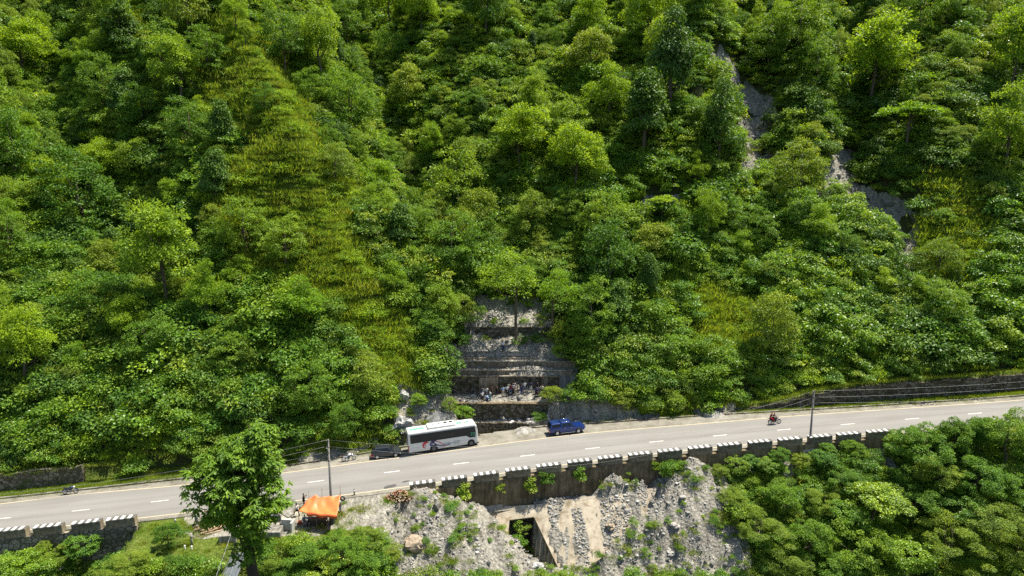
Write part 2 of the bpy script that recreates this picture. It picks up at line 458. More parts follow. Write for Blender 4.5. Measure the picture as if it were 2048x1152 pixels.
# ---------------------------------------------------------------- mesh helpers
class MB:
    def __init__(s): s.v = []; s.f = []; s.sm = []
    def add(s, vs, fs, smooth=False):
        o = len(s.v); s.v += [tuple(p) for p in vs]
        s.f += [tuple(i + o for i in f) for f in fs]; s.sm += [smooth] * len(fs); return s
    def box(s, c, d, rz=0., taper=1., m=None, bev=0.):
        x, y, z = d[0] / 2, d[1] / 2, d[2] / 2
        if bev > 0:
            ring = [(-x + bev, -y), (x - bev, -y), (x, -y + bev), (x, y - bev), (x - bev, y), (-x + bev, y), (-x, y - bev), (-x, -y + bev)]
            vs = []
            for (k, zz) in ((1 - bev / max(x, y), -z), (1, -z + bev), (1, z - bev), (1 - bev / max(x, y), z)):
                tp = 1 if zz < 0 else taper
                vs += [(a * k * tp, b * k * tp, zz) for a, b in ring]
            fs = [tuple(range(7, -1, -1)), tuple(range(24, 32))]
            for r in range(3):
                for i in range(8): fs.append((r * 8 + i, r * 8 + (i + 1) % 8, r * 8 + 8 + (i + 1) % 8, r * 8 + 8 + i))
        else:
            vs = [(-x, -y, -z), (x, -y, -z), (x, y, -z), (-x, y, -z)] + [(a * taper, b * taper, z) for a, b in ((-x, -y), (x, -y), (x, y), (-x, y))]
            fs = [(3, 2, 1, 0), (4, 5, 6, 7), (0, 1, 5, 4), (1, 2, 6, 5), (2, 3, 7, 6), (3, 0, 4, 7)]
        r = (m or Matrix.Rotation(rz, 3, 'Z'))
        vs = [r @ Vector(p) + Vector(c) for p in vs]
        return s.add(vs, fs)
    def tube(s, pts, rad, n=8, cap=True, smooth=True):
        pts = [Vector(p) for p in pts]
        if not hasattr(rad, '__len__'): rad = [rad] * len(pts)
        vs = []; prev = None
        for i, p in enumerate(pts):
            d = (pts[min(i + 1, len(pts) - 1)] - pts[max(i - 1, 0)]).normalized()
            if prev is None:
                a = d.cross(Vector((0, 0, 1)) if abs(d.z) < .9 else Vector((1, 0, 0))).normalized()
            else:
                a = (prev - d * prev.dot(d)).normalized()
            prev = a; b = d.cross(a)
            for k in range(n):
                t = 2 * math.pi * k / n
                vs.append(p + (a * math.cos(t) + b * math.sin(t)) * rad[i])
        fs = []
        for i in range(len(pts) - 1):
            for k in range(n):
                fs.append((i * n + k, i * n + (k + 1) % n, (i + 1) * n + (k + 1) % n, (i + 1) * n + k))
        s.add(vs, fs, smooth)
        if cap:
            o = len(s.v) - len(vs)
            s.f.append(tuple(o + k for k in range(n - 1, -1, -1))); s.sm.append(False)
            s.f.append(tuple(o + (len(pts) - 1) * n + k for k in range(n))); s.sm.append(False)
        return s
    def loft(s, rings, smooth=False, cap=True):
        n = len(rings[0]); vs = [p for r in rings for p in r]; fs = []
        for i in range(len(rings) - 1):
            for k in range(n):
                fs.append((i * n + k, i * n + (k + 1) % n, (i + 1) * n + (k + 1) % n, (i + 1) * n + k))
        s.add(vs, fs, smooth)
        if cap:
            o = len(s.v) - len(vs)
            s.f.append(tuple(o + k for k in range(n - 1, -1, -1))); s.sm.append(False)
            s.f.append(tuple(o + (len(rings) - 1) * n + k for k in range(n))); s.sm.append(False)
        return s
    def wheel(s, c, r, wdt, axis='Y', n=20, prof=None):
        """lathe about the axle; prof = [(offset along axle, radius)]"""
        prof = prof or [(-.5, .62), (-.5, .93), (-.4, 1.), (.4, 1.), (.5, .93), (.5, .62)]
        vs = []; fs = []
        for (o, q) in prof:
            for k in range(n):
                t = 2 * math.pi * k / n
                a, b, h = r * q * math.cos(t), r * q * math.sin(t), o * wdt
                vs.append(Vector(c) + (Vector((a, h, b)) if axis == 'Y' else Vector((h, a, b))))
        m = len(prof)
        for i in range(m):
            j = (i + 1) % m
            if j == 0 and prof[0][1] == 0: continue
            for k in range(n): fs.append((i * n + k, j * n + k, j * n + (k + 1) % n, i * n + (k + 1) % n))
        return s.add(vs, fs, True)
    def quad(s, *p): return s.add(p, [tuple(range(len(p)))])
    def slab(s, pts, d):
        """polygon pts given thickness by vector d"""
        n = len(pts); d = Vector(d); a = [Vector(p) for p in pts]; b = [p + d for p in a]
        fs = [tuple(range(n)), tuple(range(2 * n - 1, n - 1, -1))]
        for i in range(n): fs.append((i, i + n, (i + 1) % n + n, (i + 1) % n))
        return s.add(a + b, fs)
    def build(s, name, mat=None, parent=None, recalc=True):
        me = bpy.data.meshes.new(name); me.from_pydata(s.v, [], s.f); me.update()
        me.polygons.foreach_set('use_smooth', s.sm)
        if recalc:
            bm = bmesh.new(); bm.from_mesh(me); bmesh.ops.recalc_face_normals(bm, faces=bm.faces); bm.to_mesh(me); bm.free()
        if mat: me.materials.append(mat)
        o = bpy.data.objects.new(name, me); col.objects.link(o)
        if parent: o.parent = parent
        return o
def tag(o, label=None, cat=None, group=None, kind=None):
    if label: o['label'] = label
    if cat: o['category'] = cat
    if group: o['group'] = group
    if kind: o['kind'] = kind
    return o
def thing(name, label, cat, loc=(0, 0, 0), rz=0., group=None, mat=None):
    o = bpy.data.objects.new(name, None); col.objects.link(o); o.empty_display_size = .3
    if mat is not None: o.matrix_world = mat
    else: o.location = loc; o.rotation_euler = (0, 0, rz)
    return tag(o, label, cat, group)
def copy_tree(o, parent=None):
    c = o.copy(); col.objects.link(c); c.parent = parent
    for ch in o.children: copy_tree(ch, c)
    return c
def np_mesh(name, V, Fq, mat=None, smooth=False, parent=None, attrs=None, uv=None):
    me = bpy.data.meshes.new(name); nf = len(Fq); k = Fq.shape[1]
    me.vertices.add(len(V)); me.vertices.foreach_set('co', np.ascontiguousarray(V, dtype=np.float32).ravel())
    me.loops.add(nf * k); me.loops.foreach_set('vertex_index', np.ascontiguousarray(Fq, dtype=np.int32).ravel())
    me.polygons.add(nf); me.polygons.foreach_set('loop_start', np.arange(0, nf * k, k, dtype=np.int32))
    me.polygons.foreach_set('use_smooth', np.full(nf, smooth))
    if mat: me.materials.append(mat)
    me.update(calc_edges=True); me.validate()
    for kx, a in (attrs or {}).items():
        at = me.attributes.new(kx, 'FLOAT', 'POINT'); at.data.foreach_set('value', np.ascontiguousarray(a, dtype=np.float32).ravel())
    if uv is not None:
        l = me.uv_layers.new(name='UVMap'); idx = np.zeros(nf * k, np.int32); me.loops.foreach_get('vertex_index', idx)
        l.data.foreach_set('uv', np.ascontiguousarray(uv[idx], dtype=np.float32).ravel())
    o = bpy.data.objects.new(name, me); col.objects.link(o)
    if parent: o.parent = parent
    return o
def grid_faces(nx, ny):
    i = np.arange(nx - 1)[:, None] * ny + np.arange(ny - 1)[None, :]
    return np.stack([i, i + ny, i + ny + 1, i + 1], -1).reshape(-1, 4)
# ---------------------------------------------------------------- where bare rock and open grass show (seen from above these are places on the slope)
def poly_mask(px, py, P):
    r = np.zeros(px.shape, bool); n = len(P)
    for i in range(n):
        x1, y1 = P[i]; x2, y2 = P[(i + 1) % n]
        r ^= ((y1 > py) != (y2 > py)) & (px < (x2 - x1) * (py - y1) / (y2 - y1 + 1e-9) + x1)
    return r
SCARS = [
 [(1395,75),(1425,85),(1495,165),(1555,195),(1555,235),(1525,300),(1495,290),(1478,245),(1455,205),(1432,150)],
 [(1540,300),(1555,320),(1500,345),(1470,375),(1435,395),(1420,385),(1460,350),(1500,310)],
 [(1665,290),(1715,310),(1720,350),(1690,380),(1625,395),(1620,375),(1650,330)],
 [(1690,365),(1760,385),(1820,405),(1845,440),(1848,550),(1808,548),(1790,485),(1755,440),(1700,405)],
 [(1285,380),(1365,385),(1350,450),(1270,455),(1255,420)],
 [(1205,700),(1235,705),(1235,740),(1205,740)],
 [(2005,-30),(2080,-30),(2080,50),(2020,40)],
]
GULLY_ROCK = [[(930,600),(1110,598),(1125,720),(875,720),(870,690),(920,690)], [(890,700),(1150,715),(1152,760),(1112,772),(1090,800),(1060,880),(900,880),(870,800)],
 [(790,735),(815,770),(870,805),(930,820),(965,842),(965,865),(820,905),(780,890),(790,840),(800,800)],
 [(1050,815),(1120,780),(1190,800),(1260,815),(1330,835),(1300,850),(1080,875),(1040,860)],
 [(590,915),(700,895),(760,880),(760,895),(600,935)], [(1385,815),(1460,810),(1470,835),(1380,840)]]
NEAR_ROCK = [[(745,1000),(830,965),(880,985),(950,985),(960,1010),(1320,960),(1390,910),(1440,960),(1480,1040),(1500,1160),(790,1160),(770,1080),(740,1040)],
 [(835,1010),(838,975),(870,1000),(950,1000),(1118,975),(1225,940),(1250,965),(1280,955),(1300,985),(1000,1020)],
 [(1735,875),(1782,875),(1795,935),(1780,960),(1745,930)], [(1572,910),(1600,915),(1612,975),(1600,985),(1570,940)], [(1690,900),(1715,900),(1715,925),(1695,920)], [(1480,935),(1510,935),(1510,965),(1480,960)],
 [(540,985),(830,955),(830,1035),(745,1050),(690,1062),(560,1068),(460,1085),(375,1085),(375,1030)]]
GRASSY = [[(400,20),(520,40),(600,150),(680,360),(770,560),(850,700),(850,800),(770,810),(690,640),(540,540),(440,500),(430,400),(480,300),(390,180)],
 [(450,380),(660,400),(760,560),(820,640),(740,660),(600,600),(460,560)], [(1380,560),(1500,600),(1620,640),(1560,720),(1400,700)], [(250,20),(330,20),(300,110),(240,100)], [(1840,330),(1960,350),(2000,500),(1900,620),(1850,560)], [(700,330),(760,380),(700,420)]]
def soft(mask_fn, X, Y, Z):
    px, py, d = project(X, Y, Z)
    jx = fbm(X / 3., Y / 3., 4) * 60; jy = fbm(X / 3. + 50, Y / 3., 4) * 40
    return mask_fn(px + jx, py + jy)
def any_poly(polys):
    def f(px, py):
        r = np.zeros(px.shape, bool)
        for P in polys: r |= poly_mask(px, py, P)
        return r
    return f
def masks(X, Y, Z):
    t = Y - Yc(X)
    scar = soft(any_poly(SCARS), X, Y, Z) & (t > 0) & (vnoise(X / 2.2, Y / 3.) > .22)
    gr = soft(any_poly(GULLY_ROCK), X, Y, Z) & (t > 0)
    nr = soft(any_poly(NEAR_ROCK), X, Y, Z) & (t < -2)
    grass = soft(any_poly(GRASSY), X, Y, Z) & (t > 6)
    return scar, gr, nr, grass

def relief(X, Y, T, scar, gr, nr):
    """gullied, broken relief of the bare rock and rubble"""
    crag = (.45 - np.abs(fbm(X / 1.7 + Y * .12, Y / 9., 4)) * 3.2) * .9 + np.abs(fbm(X / .8, Y / 2.4 + X * .2, 4)) * .9 + np.abs(fbm(X / .35, Y / .9, 2)) * .18
    tier = (gully_w(X, Y) > .5) & (Y < TIER['gabion'][0] + 1)
    dz = np.where(scar, -.8 + np.abs(fbm((X + Y * .4) / 1.3, Y / 4.5, 4)) * 3.4, 0.)
    return dz + (nr & (T < shelf_edge(X) - .3)) * crag * .9 + (gr & ~tier & (T > kerb_line(X) + 1)) * crag * .7
def make_ground():
    xs = np.concatenate([np.arange(-230, -85, 1.6), np.arange(-85, 85, .42), np.arange(85, 232, 1.6)])
    ts = np.concatenate([np.arange(-75, -24, 1.2), np.arange(-24, -3.0, .28), np.arange(-3.0, 3.6, 1.1), np.arange(3.6, 42, .28), np.arange(42, 95, .6), np.arange(95, 215, 1.5)])
    X, T = np.meshgrid(xs, ts, indexing='ij'); Y = Yc(X) + T
    Z = H(X, Y)
    scar, gr, nr, grass = masks(X, Y, Z)
    rock = (scar | gr | nr).astype(float)
    # landslide scars are hollows with ribs of broken rock
    Z = Z + relief(X, Y, T, scar, gr, nr)
    kern = rock
    for ax in (0, 1):
        kern = (np.roll(kern, 1, ax) + kern * 2 + np.roll(kern, -1, ax)) / 4
    g = grass.astype(float)
    verge = (T > kerb_line(X)) & (T < kerb_line(X) + 3.0)
    g = np.maximum(g, verge * .8)
    g = np.maximum(g, ((T < -5) & ~nr) * .75)
    V = np.stack([X, Y, Z], -1).reshape(-1, 3)
    o = np_mesh('ground', V, grid_faces(len(xs), len(ts)), GROUND, True, attrs={'rock': kern, 'grass': g})
    tag(o, kind='structure')
    return o
make_ground()

# ---------------------------------------------------------------- road
def strip(name, x0, x1, lo, hi, dz, mat, thick=0., step=1.0, structure=True, parent=None, uvw=False):
    n = max(2, int(abs(x1 - x0) / step) + 1)
    X = np.linspace(x0, x1, n); a = lo(X); b = hi(X)
    k = 9 if uvw else 2
    tt = np.linspace(0, 1, k)
    T = a[:, None] * (1 - tt) + b[:, None] * tt; XX = np.repeat(X[:, None], k, 1)
    V = np.stack([XX, Yc(XX) + T, Zc(XX) + dz], -1).reshape(-1, 3)
    Fq = grid_faces(n, k)
    if thick:
        V2 = V.copy(); V2[:, 2] -= thick; N = len(V)
        side = []
        for j in (0, k - 1):
            i = np.arange(n - 1) * k + j
            side.append(np.stack([i, i + k, i + k + N, i + N], -1))
        for i0 in (0, (n - 1) * k):
            j = np.arange(k - 1) + i0
            side.append(np.stack([j, j + 1, j + 1 + N, j + N], -1))
        V = np.concatenate([V, V2]); Fq = np.concatenate([Fq] + side)
    uv = np.stack([np.concatenate([XX.ravel()] * (2 if thick else 1)), np.concatenate([T.ravel()] * (2 if thick else 1))], -1)
    o = np_mesh(name, V, Fq, mat, False, uv=uv, parent=parent)
    if structure: tag(o, kind='structure')
    return o
strip('road', -95, 110, near_edge, lambda X: kerb_line(X) + .05, 0., SHOULDER, .16)
strip('carriageway', -95, 110, lambda X: near_line(X) - .15, lambda X: far_line(X) + .1, .006, ROAD, uvw=True)
PLINE = strip('edge_line', -95, 110, lambda X: far_line(X) - .09, lambda X: far_line(X) + .09, .011, CREAM)
strip('edge_line', -95, 110, lambda X: near_line(X) - .09, lambda X: near_line(X) + .09, .011, CREAM)
def dashes():
    b = MB()
    Xs = [DX[0] - 9] + list(DX) + [DX[-1] + 9]
    for i, x in enumerate(Xs):
        sl_ = float(np.polyval(_dY, np.clip(x, -62, 68))); L = 1.0 / math.hypot(1, sl_)
        P = []
        for sx, sy in ((-1, -1), (1, -1), (1, 1), (-1, 1)):
            X = x + sx * L; P.append((X, float(Yc(X)) + sy * .085, float(Zc(X)) + .012))
        b.quad(*P)
    tag(b.build('lane_dashes', WHITE, recalc=False), kind='structure')
dashes()
# kerb on the mountain side (interrupted at the gully mouth)
KERB = concrete_mat('kerb_grey', (.17, .155, .13), (.28, .26, .22), (.06, .055, .04), .5, False)
for a, b_ in ((-95, X_at(958, 6)), (X_at(1052, 7), 110)):
    strip('kerb', a, b_, lambda X: kerb_line(X) + .05, lambda X: kerb_line(X) + .36, .17, KERB, .35)
# ---------------------------------------------------------------- walls
def on_z(px, py, z):
    rx, ry, rz = ray(px, py); d = (z - CZ) / rz
    return Vector((float(rx * d), float(ry * d), z))
def on_road(px, py):
    rx, ry, rz = ray(px, py); d = 85.
    for _ in range(60): d = (float(Zc(rx * d)) - CZ) / rz
    X = float(rx * d); return Vector((X, float(ry * d), float(Zc(X)) + .006))
def X_px(px, Y, z): return (px - 1024) / F * (Y * cP - (z - CZ) * sP)

def tier_wall(nm, label, tier, p0, p1, mat, thick=.7, cap=None, name='retaining_wall', bulge=.25, cat='retaining wall'):
    Y, z0, z1 = TIER[tier]; x0, x1 = X_px(p0, Y, z1), X_px(p1, Y, z1)
    n = 26; b = MB(); r = np.random.default_rng(len(nm) * 7)
    rings = []
    for i in range(n + 1):
        X = x0 + (x1 - x0) * i / n
        yy = Y - .12 + bulge * math.sin(i * .5) * .3 + .06 * r.normal()
        zt = z1 + .06 + .05 * r.normal()
        rings.append([(X, yy - .14, z0 - 1.0), (X, yy, zt), (X, yy + thick, zt + .01), (X, yy + thick, z0 - 1.0)])
    b.loft(rings)
    t = thing(name, label, cat, (0, 0, 0)); b.build('masonry', mat, t)
    if cap:
        c = MB(); rings = []
        for i, q in enumerate(rings_src := [(x0 + (x1 - x0) * i / n) for i in range(n + 1)]):
            yy = Y - .12 + bulge * math.sin(i * .5) * .3
            rings.append([(q, yy - .16, z1 + .10), (q, yy - .16, z1 + .24), (q, yy + thick, z1 + .24), (q, yy + thick, z1 + .12)])
        c.loft(rings); c.build('coping', cap, t)
    return t
tier_wall('a', 'lowest dark stone wall in the stream bed between bus and blue pickup', 'base', 948, 1066, STONE)
tier_wall('bb', 'dark mossy stone wall under the ledge where the crowd stands', 'plaza_front', 902, 1096, STONE, cap=CONC_DARK)
pb = tier_wall('ccc', 'tall dark stone wall right behind the crowd of people', 'plaza_back', 888, 1118, STONE, cap=CONC_STEP)
tier_wall('dddd', 'low stained concrete step just above the tall stone wall behind the crowd', 'step_low', 897, 1146, CONC_STEP, cap=CONC)
tier_wall('eeeee', 'middle brown-stained concrete step spanning the gully', 'step_mid', 896, 1156, CONC_STEP, cap=CONC)
tier_wall('ffffff', 'narrow pale concrete step under the pale stone-filled wall', 'step_top', 893, 1075, CONC_STEP)
tier_wall('ggggggg', 'pale wall of packed stones below the lone person on the scree', 'gabion', 872, 1070, GABION)
tier_wall('hhhhhhhh', 'topmost stone wall crossing the scree behind the two tall trees', 'upper', 928, 1112, STONE)
def spill():
    Y, z0, z1 = TIER['plaza_back']
    for p0, p1 in ((958, 996), (1083, 1096)):
        b = MB(); b.box(((X_px(p0, Y, z1) + X_px(p1, Y, z1)) / 2, Y - .33, (z0 + z1) / 2), (X_px(p1, Y, z1) - X_px(p0, Y, z1), .3, z1 - z0 + .1))
        b.build('spillway_face', CONC_STEP, pb)
spill()
def gab_block():
    Y, z0, z1 = TIER['gabion']; x0, x1 = X_px(875, Y + 1, z1), X_px(914, Y + 1, z1)
    b = MB(); b.box(((x0 + x1) / 2, Y + 1.1, z1 + .35), (x1 - x0, 1.2, 1.0), bev=.08)
    tag(b.build('stone_block', GABION), 'short stone block wall perched at the left end of the terraces', 'stone block')
gab_block()

def long_wall(name, label, x0, x1, off, ztop, zbot, mat, thick=.6, batter=.12, step=1.2, cat='retaining wall', jit=.05):
    n = max(2, int((x1 - x0) / step)); rings = []; r = np.random.default_rng(3)
    for i in range(n + 1):
        X = x0 + (x1 - x0) * i / n; y = float(Yc(X)) + float(off(X)); z = float(Zc(X))
        zt = z + float(ztop(X)) + jit * r.normal() * (1 if jit > .02 else 0); zb = z + float(zbot(X))
        rings.append([(X, y - batter, zb), (X, y, zt), (X, y + thick, zt), (X, y + thick, zb)])
    b = MB(); b.loft(rings); o = b.build(name, mat); return tag(o, label, cat)
fw = lambda X: kerb_line(X) + 1.6 + 1.2 * sstep(-20, -45, X) + 1.0 * sstep(40, 60, X) - .40
long_wall('stone_wall', 'long dark rubble stone wall beside the far side of the road on the right', X_at(1475, 8), 100, fw,
          lambda X: .35 + 2.1 * sstep(33, 52, X), lambda X: -.8, STONE, jit=.12)
long_wall('stone_wall', 'weathered stone wall behind the verge at the far left of the road', -90, X_at(165, 8), fw, lambda X: 2.3 + .25 * math.sin(X), lambda X: -.8,
          stone_mat('brown_rubble_stone', (.10, .085, .055), (.22, .19, .14), (.035, .03, .02), (.05, .07, .02), 1.6, .6), jit=.12)
vw = lambda X: shelf_edge(X) - .10
long_wall('retaining_wall', 'tall stain-streaked retaining wall holding up the road above the culvert apron', _XW0 - .3, _XW1, vw, lambda X: -.02, lambda X: -5.6, CONC_DARK, jit=0, thick=.5)
long_wall('retaining_wall', 'lower overgrown retaining wall under the right-hand barrier blocks', _XW1 + .02, X_at(1783, -5), vw, lambda X: -.02, lambda X: -3.6, CONC_DARK, jit=0, thick=.5)
long_wall('retaining_wall', 'rough stone retaining wall under the barrier blocks at bottom left', -90, _XL + .1, vw, lambda X: -.02, lambda X: -4.6,
          stone_mat('grey_coursed_stone', (.13, .115, .085), (.27, .24, .19), (.05, .04, .03), (.045, .06, .02), 1.5, .45), jit=0, thick=.5)
long_wall('wall_footing', 'thin pale footing along the base of the tall retaining wall', X_at(985, -6), X_at(1318, -6), lambda X: shelf_edge(X) - .75,
          lambda X: -3.75, lambda X: -5.2, CONC, jit=0, thick=.5, cat='footing')
# verge slab on which the barrier blocks stand
BW = []
def ordinal(i): return ['first', 'second', 'third', 'fourth', 'fifth', 'sixth', 'seventh', 'eighth', 'ninth', 'tenth', 'eleventh', 'twelfth', 'thirteenth', 'fourteenth', 'fifteenth', 'sixteenth', 'seventeenth'][i]
def barrier(L):
    t = thing('barrier_block', 'x', 'barrier block')
    W, Hh = .78, .95
    b = MB(); b.box((0, 0, Hh / 2 - .15), (L, W, Hh + .3), bev=.03); b.build('block', CONC_BLOCK, t)
    me = MB(); k = 8
    for i in range(k):
        x0, x1 = -L / 2 + L * i / k, -L / 2 + L * (i + 1) / k
        me.quad((x0, -W / 2 + .02, Hh + .006), (x1, -W / 2 + .02, Hh + .006), (x1, W / 2 - .02, Hh + .006), (x0, W / 2 - .02, Hh + .006))
        me.quad((x0, W / 2 + .004, Hh - .03), (x0, W / 2 + .004, .05), (x1, W / 2 + .004, .05), (x1, W / 2 + .004, Hh - .03))
        if i % 1 == 0: me.quad((x0, -W / 2 - .004, Hh - .10), (x1, -W / 2 - .004, Hh - .10), (x1, -W / 2 - .004, Hh - .02), (x0, -W / 2 - .004, Hh - .02))
    o = me.build('painted_stripes', WHITE, t, recalc=False); o.data.materials.append(BLACKP)
    for j, p in enumerate(o.data.polygons): p.material_index = (j // 3) % 2
    return t
RB = [(824,868),(886,933),(949,997),(1013,1060),(1075,1121),(1137,1183),(1198,1243),(1257,1304),(1317,1362),(1377,1423),(1436,1482),(1496,1543),(1556,1603),(1616,1662),(1673,1720),(1733,1780)]
LB = [(-52,-2),(3,55),(71,131),(147,207),(215,276)]
proto = barrier(3.05)
first = True
for blocks, lab, grp in ((RB, 'in the long right-hand row', 'barrier blocks along the right stretch of the valley side'), (LB, 'in the short bottom-left row', 'barrier blocks along the left stretch of the valley side')):
    for i, (a, c) in enumerate(blocks):
        X = X_at((a + c) / 2, float(near_edge(X_at((a + c) / 2, -5))) - .35)
        o = proto if first else copy_tree(proto); first = False
        sl_ = float(np.polyval(_dY, np.clip(X, -62, 68))); sz = float(np.polyval(_dZ, np.clip(X, -62, 68)))
        o.location = (X, float(Yc(X) + near_edge(X)) - .40, float(Zc(X)) - .02)
        o.rotation_euler = (0, -math.atan(sz), math.atan(sl_))
        j = i - 1 if blocks is LB else i
        tag(o, (f'striped barrier block, {ordinal(max(j, 0))} from left {lab}' if i or blocks is RB else 'striped barrier block cut by the left edge of the picture'), 'barrier block', grp)
# ---------------------------------------------------------------- culvert apron
def apron():
    t = thing('culvert_apron', 'pale sloping concrete apron with a dark culvert mouth under the road', 'culvert')
    P = APR['poly']; m = bmesh.new(); nrm = Vector((0, -APR['m'], 1)).normalized()
    vs = [m.verts.new(p + nrm * .06) for p in P]; f = m.faces.new(vs)
    bmesh.ops.triangulate(m, faces=[f])
    r = bmesh.ops.extrude_face_region(m, geom=m.faces[:]); 
    for v in [g for g in r['geom'] if isinstance(g, bmesh.types.BMVert)]: v.co -= nrm * .38
    bmesh.ops.recalc_face_normals(m, faces=m.faces)
    me = bpy.data.meshes.new('slab'); m.to_mesh(me); m.free(); me.materials.append(CONC_APRON)
    o = bpy.data.objects.new('slab', me); col.objects.link(o); o.parent = t
    A, B, C_, D_ = [APR['on'](*p) for p in ((1068,1034),(1124,1150),(1019,1040),(1013,1098))]
    zf = min(p.z for p in APR['slotp']) - 1.6
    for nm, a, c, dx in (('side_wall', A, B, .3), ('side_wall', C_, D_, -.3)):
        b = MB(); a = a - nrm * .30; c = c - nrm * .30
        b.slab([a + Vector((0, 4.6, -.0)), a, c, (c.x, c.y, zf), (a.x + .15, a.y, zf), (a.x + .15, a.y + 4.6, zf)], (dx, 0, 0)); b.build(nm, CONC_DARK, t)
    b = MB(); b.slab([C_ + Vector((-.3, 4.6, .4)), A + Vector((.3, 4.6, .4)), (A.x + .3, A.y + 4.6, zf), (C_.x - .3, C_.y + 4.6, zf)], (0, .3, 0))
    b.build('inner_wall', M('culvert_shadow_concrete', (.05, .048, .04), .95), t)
apron()

# ---------------------------------------------------------------- loose stone: scree as masses, big stones one by one
def rock_proto(r):
    bm = bmesh.new(); bmesh.ops.create_icosphere(bm, subdivisions=1, radius=1)
    s = r.uniform(.55, 1.2, 3)
    for v in bm.verts: v.co = Vector((v.co.x * s[0], v.co.y * s[1], v.co.z * s[2] * .7)) * float(r.uniform(.75, 1.2))
    V = np.array([v.co[:] for v in bm.verts]); Fa = np.array([[v.index for v in f.verts] for f in bm.faces]); bm.free(); return V, Fa
ROCKM = []
def rock_mat(nm, a, c):
    m, t, b = node_mat(nm, rough=.9, spec=.2); g = t.nodes.new('ShaderNodeNewGeometry')
    cc = ramp(t, g.outputs['Random Per Island'], [(0, a), (1, c)]); n = noise(t, 5, 4, .7)
    cc = mix(t, 1., cc, ramp(t, n, [(.3, (.7, .7, .68)), (.7, (1.2, 1.2, 1.2))]), 'MULTIPLY')
    t.links.new(cc, b.inputs['Base Color']); return m
SCREE = rock_mat('loose_grey_stone', (.14, .132, .112), (.44, .425, .385))
def rubble(name, label, P, S, seed=0):
    r = np.random.default_rng(seed); protos = [rock_proto(r) for _ in range(8)]
    Vs = []; Fs = []; o = 0
    for p, s in zip(P, S):
        V, Fa = protos[int(r.integers(8))]; a = r.uniform(0, 6.28); c_, s_ = math.cos(a), math.sin(a)
        W = np.stack([V[:, 0] * c_ - V[:, 1] * s_, V[:, 0] * s_ + V[:, 1] * c_, V[:, 2]], -1) * s + p
        Vs.append(W); Fs.append(Fa + o); o += len(V)
    ob = np_mesh(name, np.concatenate(Vs), np.concatenate(Fs), SCREE); return tag(ob, label, 'scree', kind='stuff')
def scatter_rubble():
    r = np.random.default_rng(9); P = []; S = []
    n = 60000; X = r.uniform(-26, 36, n); Y = Yc(X) - 3 - 26 * r.random(n) ** 1.2; Z = H(X, Y); px, py, d = project(X, Y, Z)
    nr = soft(any_poly(NEAR_ROCK[:1]), X, Y, Z); t = Y - Yc(X)
    dens = .45 * sstep(.35, .6, vnoise(X / 1.6, Y / 4.)) + .08
    ok = nr & (t < shelf_edge(X) - .3) & (r.random(n) < dens) & (py < 1200) & (APR['in'](X, Y) < .5)
    Z = Z + relief(X, Y, t, nr & False, nr & False, nr & masks(X, Y, Z)[2])
    P.append(np.stack([X, Y, Z], -1)[ok]); S.append(np.exp(r.normal(-2.55, .62, ok.sum())))
    # tongues of stone lying on the apron
    for tong, k in (([(925,1000),(1010,985),(1040,1010),(1010,1060),(985,1060),(945,1030)], 0), ([(1143,1018),(1162,1015),(1175,1070),(1178,1130),(1163,1138),(1152,1080)], 650),
                    ([(1095,1000),(1130,995),(1120,1030),(1112,1060),(1100,1050)], 420), ([(1120,1055),(1136,1090),(1128,1088)], 60), ([(1196,985),(1240,950),(1262,1010),(1280,1060),(1275,1140),(1215,1150),(1205,1060)], 1900),
                    ([(1262,985),(1285,960),(1300,985),(1290,1015),(1275,1010)], 380), ([(1300,1010),(1330,1000),(1290,1110),(1270,1090)], 700)):
        c = 0; xs = [p[0] for p in tong]; ys = [p[1] for p in tong]
        while c < k:
            q = (r.uniform(min(xs), max(xs)), r.uniform(min(ys), max(ys)))
            if poly_mask(np.array([q[0]]), np.array([q[1]]), tong)[0]:
                p = APR['on'](*q); s = float(np.exp(r.normal(-2.35, .5)))
                zz = max(p.z + .06, float(H(p.x, p.y))) ; P.append(np.array([[p.x, p.y, zz]])); S.append(np.array([s])); c += 1
    rubble('scree', 'loose grey broken stone strewn over the slope and apron below the road', np.concatenate(P), np.concatenate(S), 1)
    # gully bed and banks
    n = 24000; X = r.uniform(-24, 26, n); Y = 92 + 34 * r.random(n); Z = H(X, Y)
    _, g2, _, _ = masks(X, Y, Z); t = Y - Yc(X); Z = Z + relief(X, Y, t, g2 & False, g2, g2 & False)
    ok = g2 & (t > kerb_line(X) + .8) & (r.random(n) < .30)
    Pg = np.stack([X, Y, Z], -1)[ok]; Sg = np.exp(r.normal(-2.1, .55, ok.sum()))
    rubble('scree', 'grey stones strewn through the gully and along the foot of the slope', Pg, Sg, 2)
    n = 9000; X = r.uniform(20, 85, n); Y = 100 + 95 * r.random(n); Z = H(X, Y); sc, _, _, _ = masks(X, Y, Z); Z = Z + relief(X, Y, Y - Yc(X), sc, sc & False, sc & False)
    ok = sc; rubble('scree', 'pale broken rock lying in the landslide scars on the right slope', np.stack([X, Y, Z], -1)[ok], np.exp(r.normal(-1.3, .5, ok.sum())), 3)
scatter_rubble()
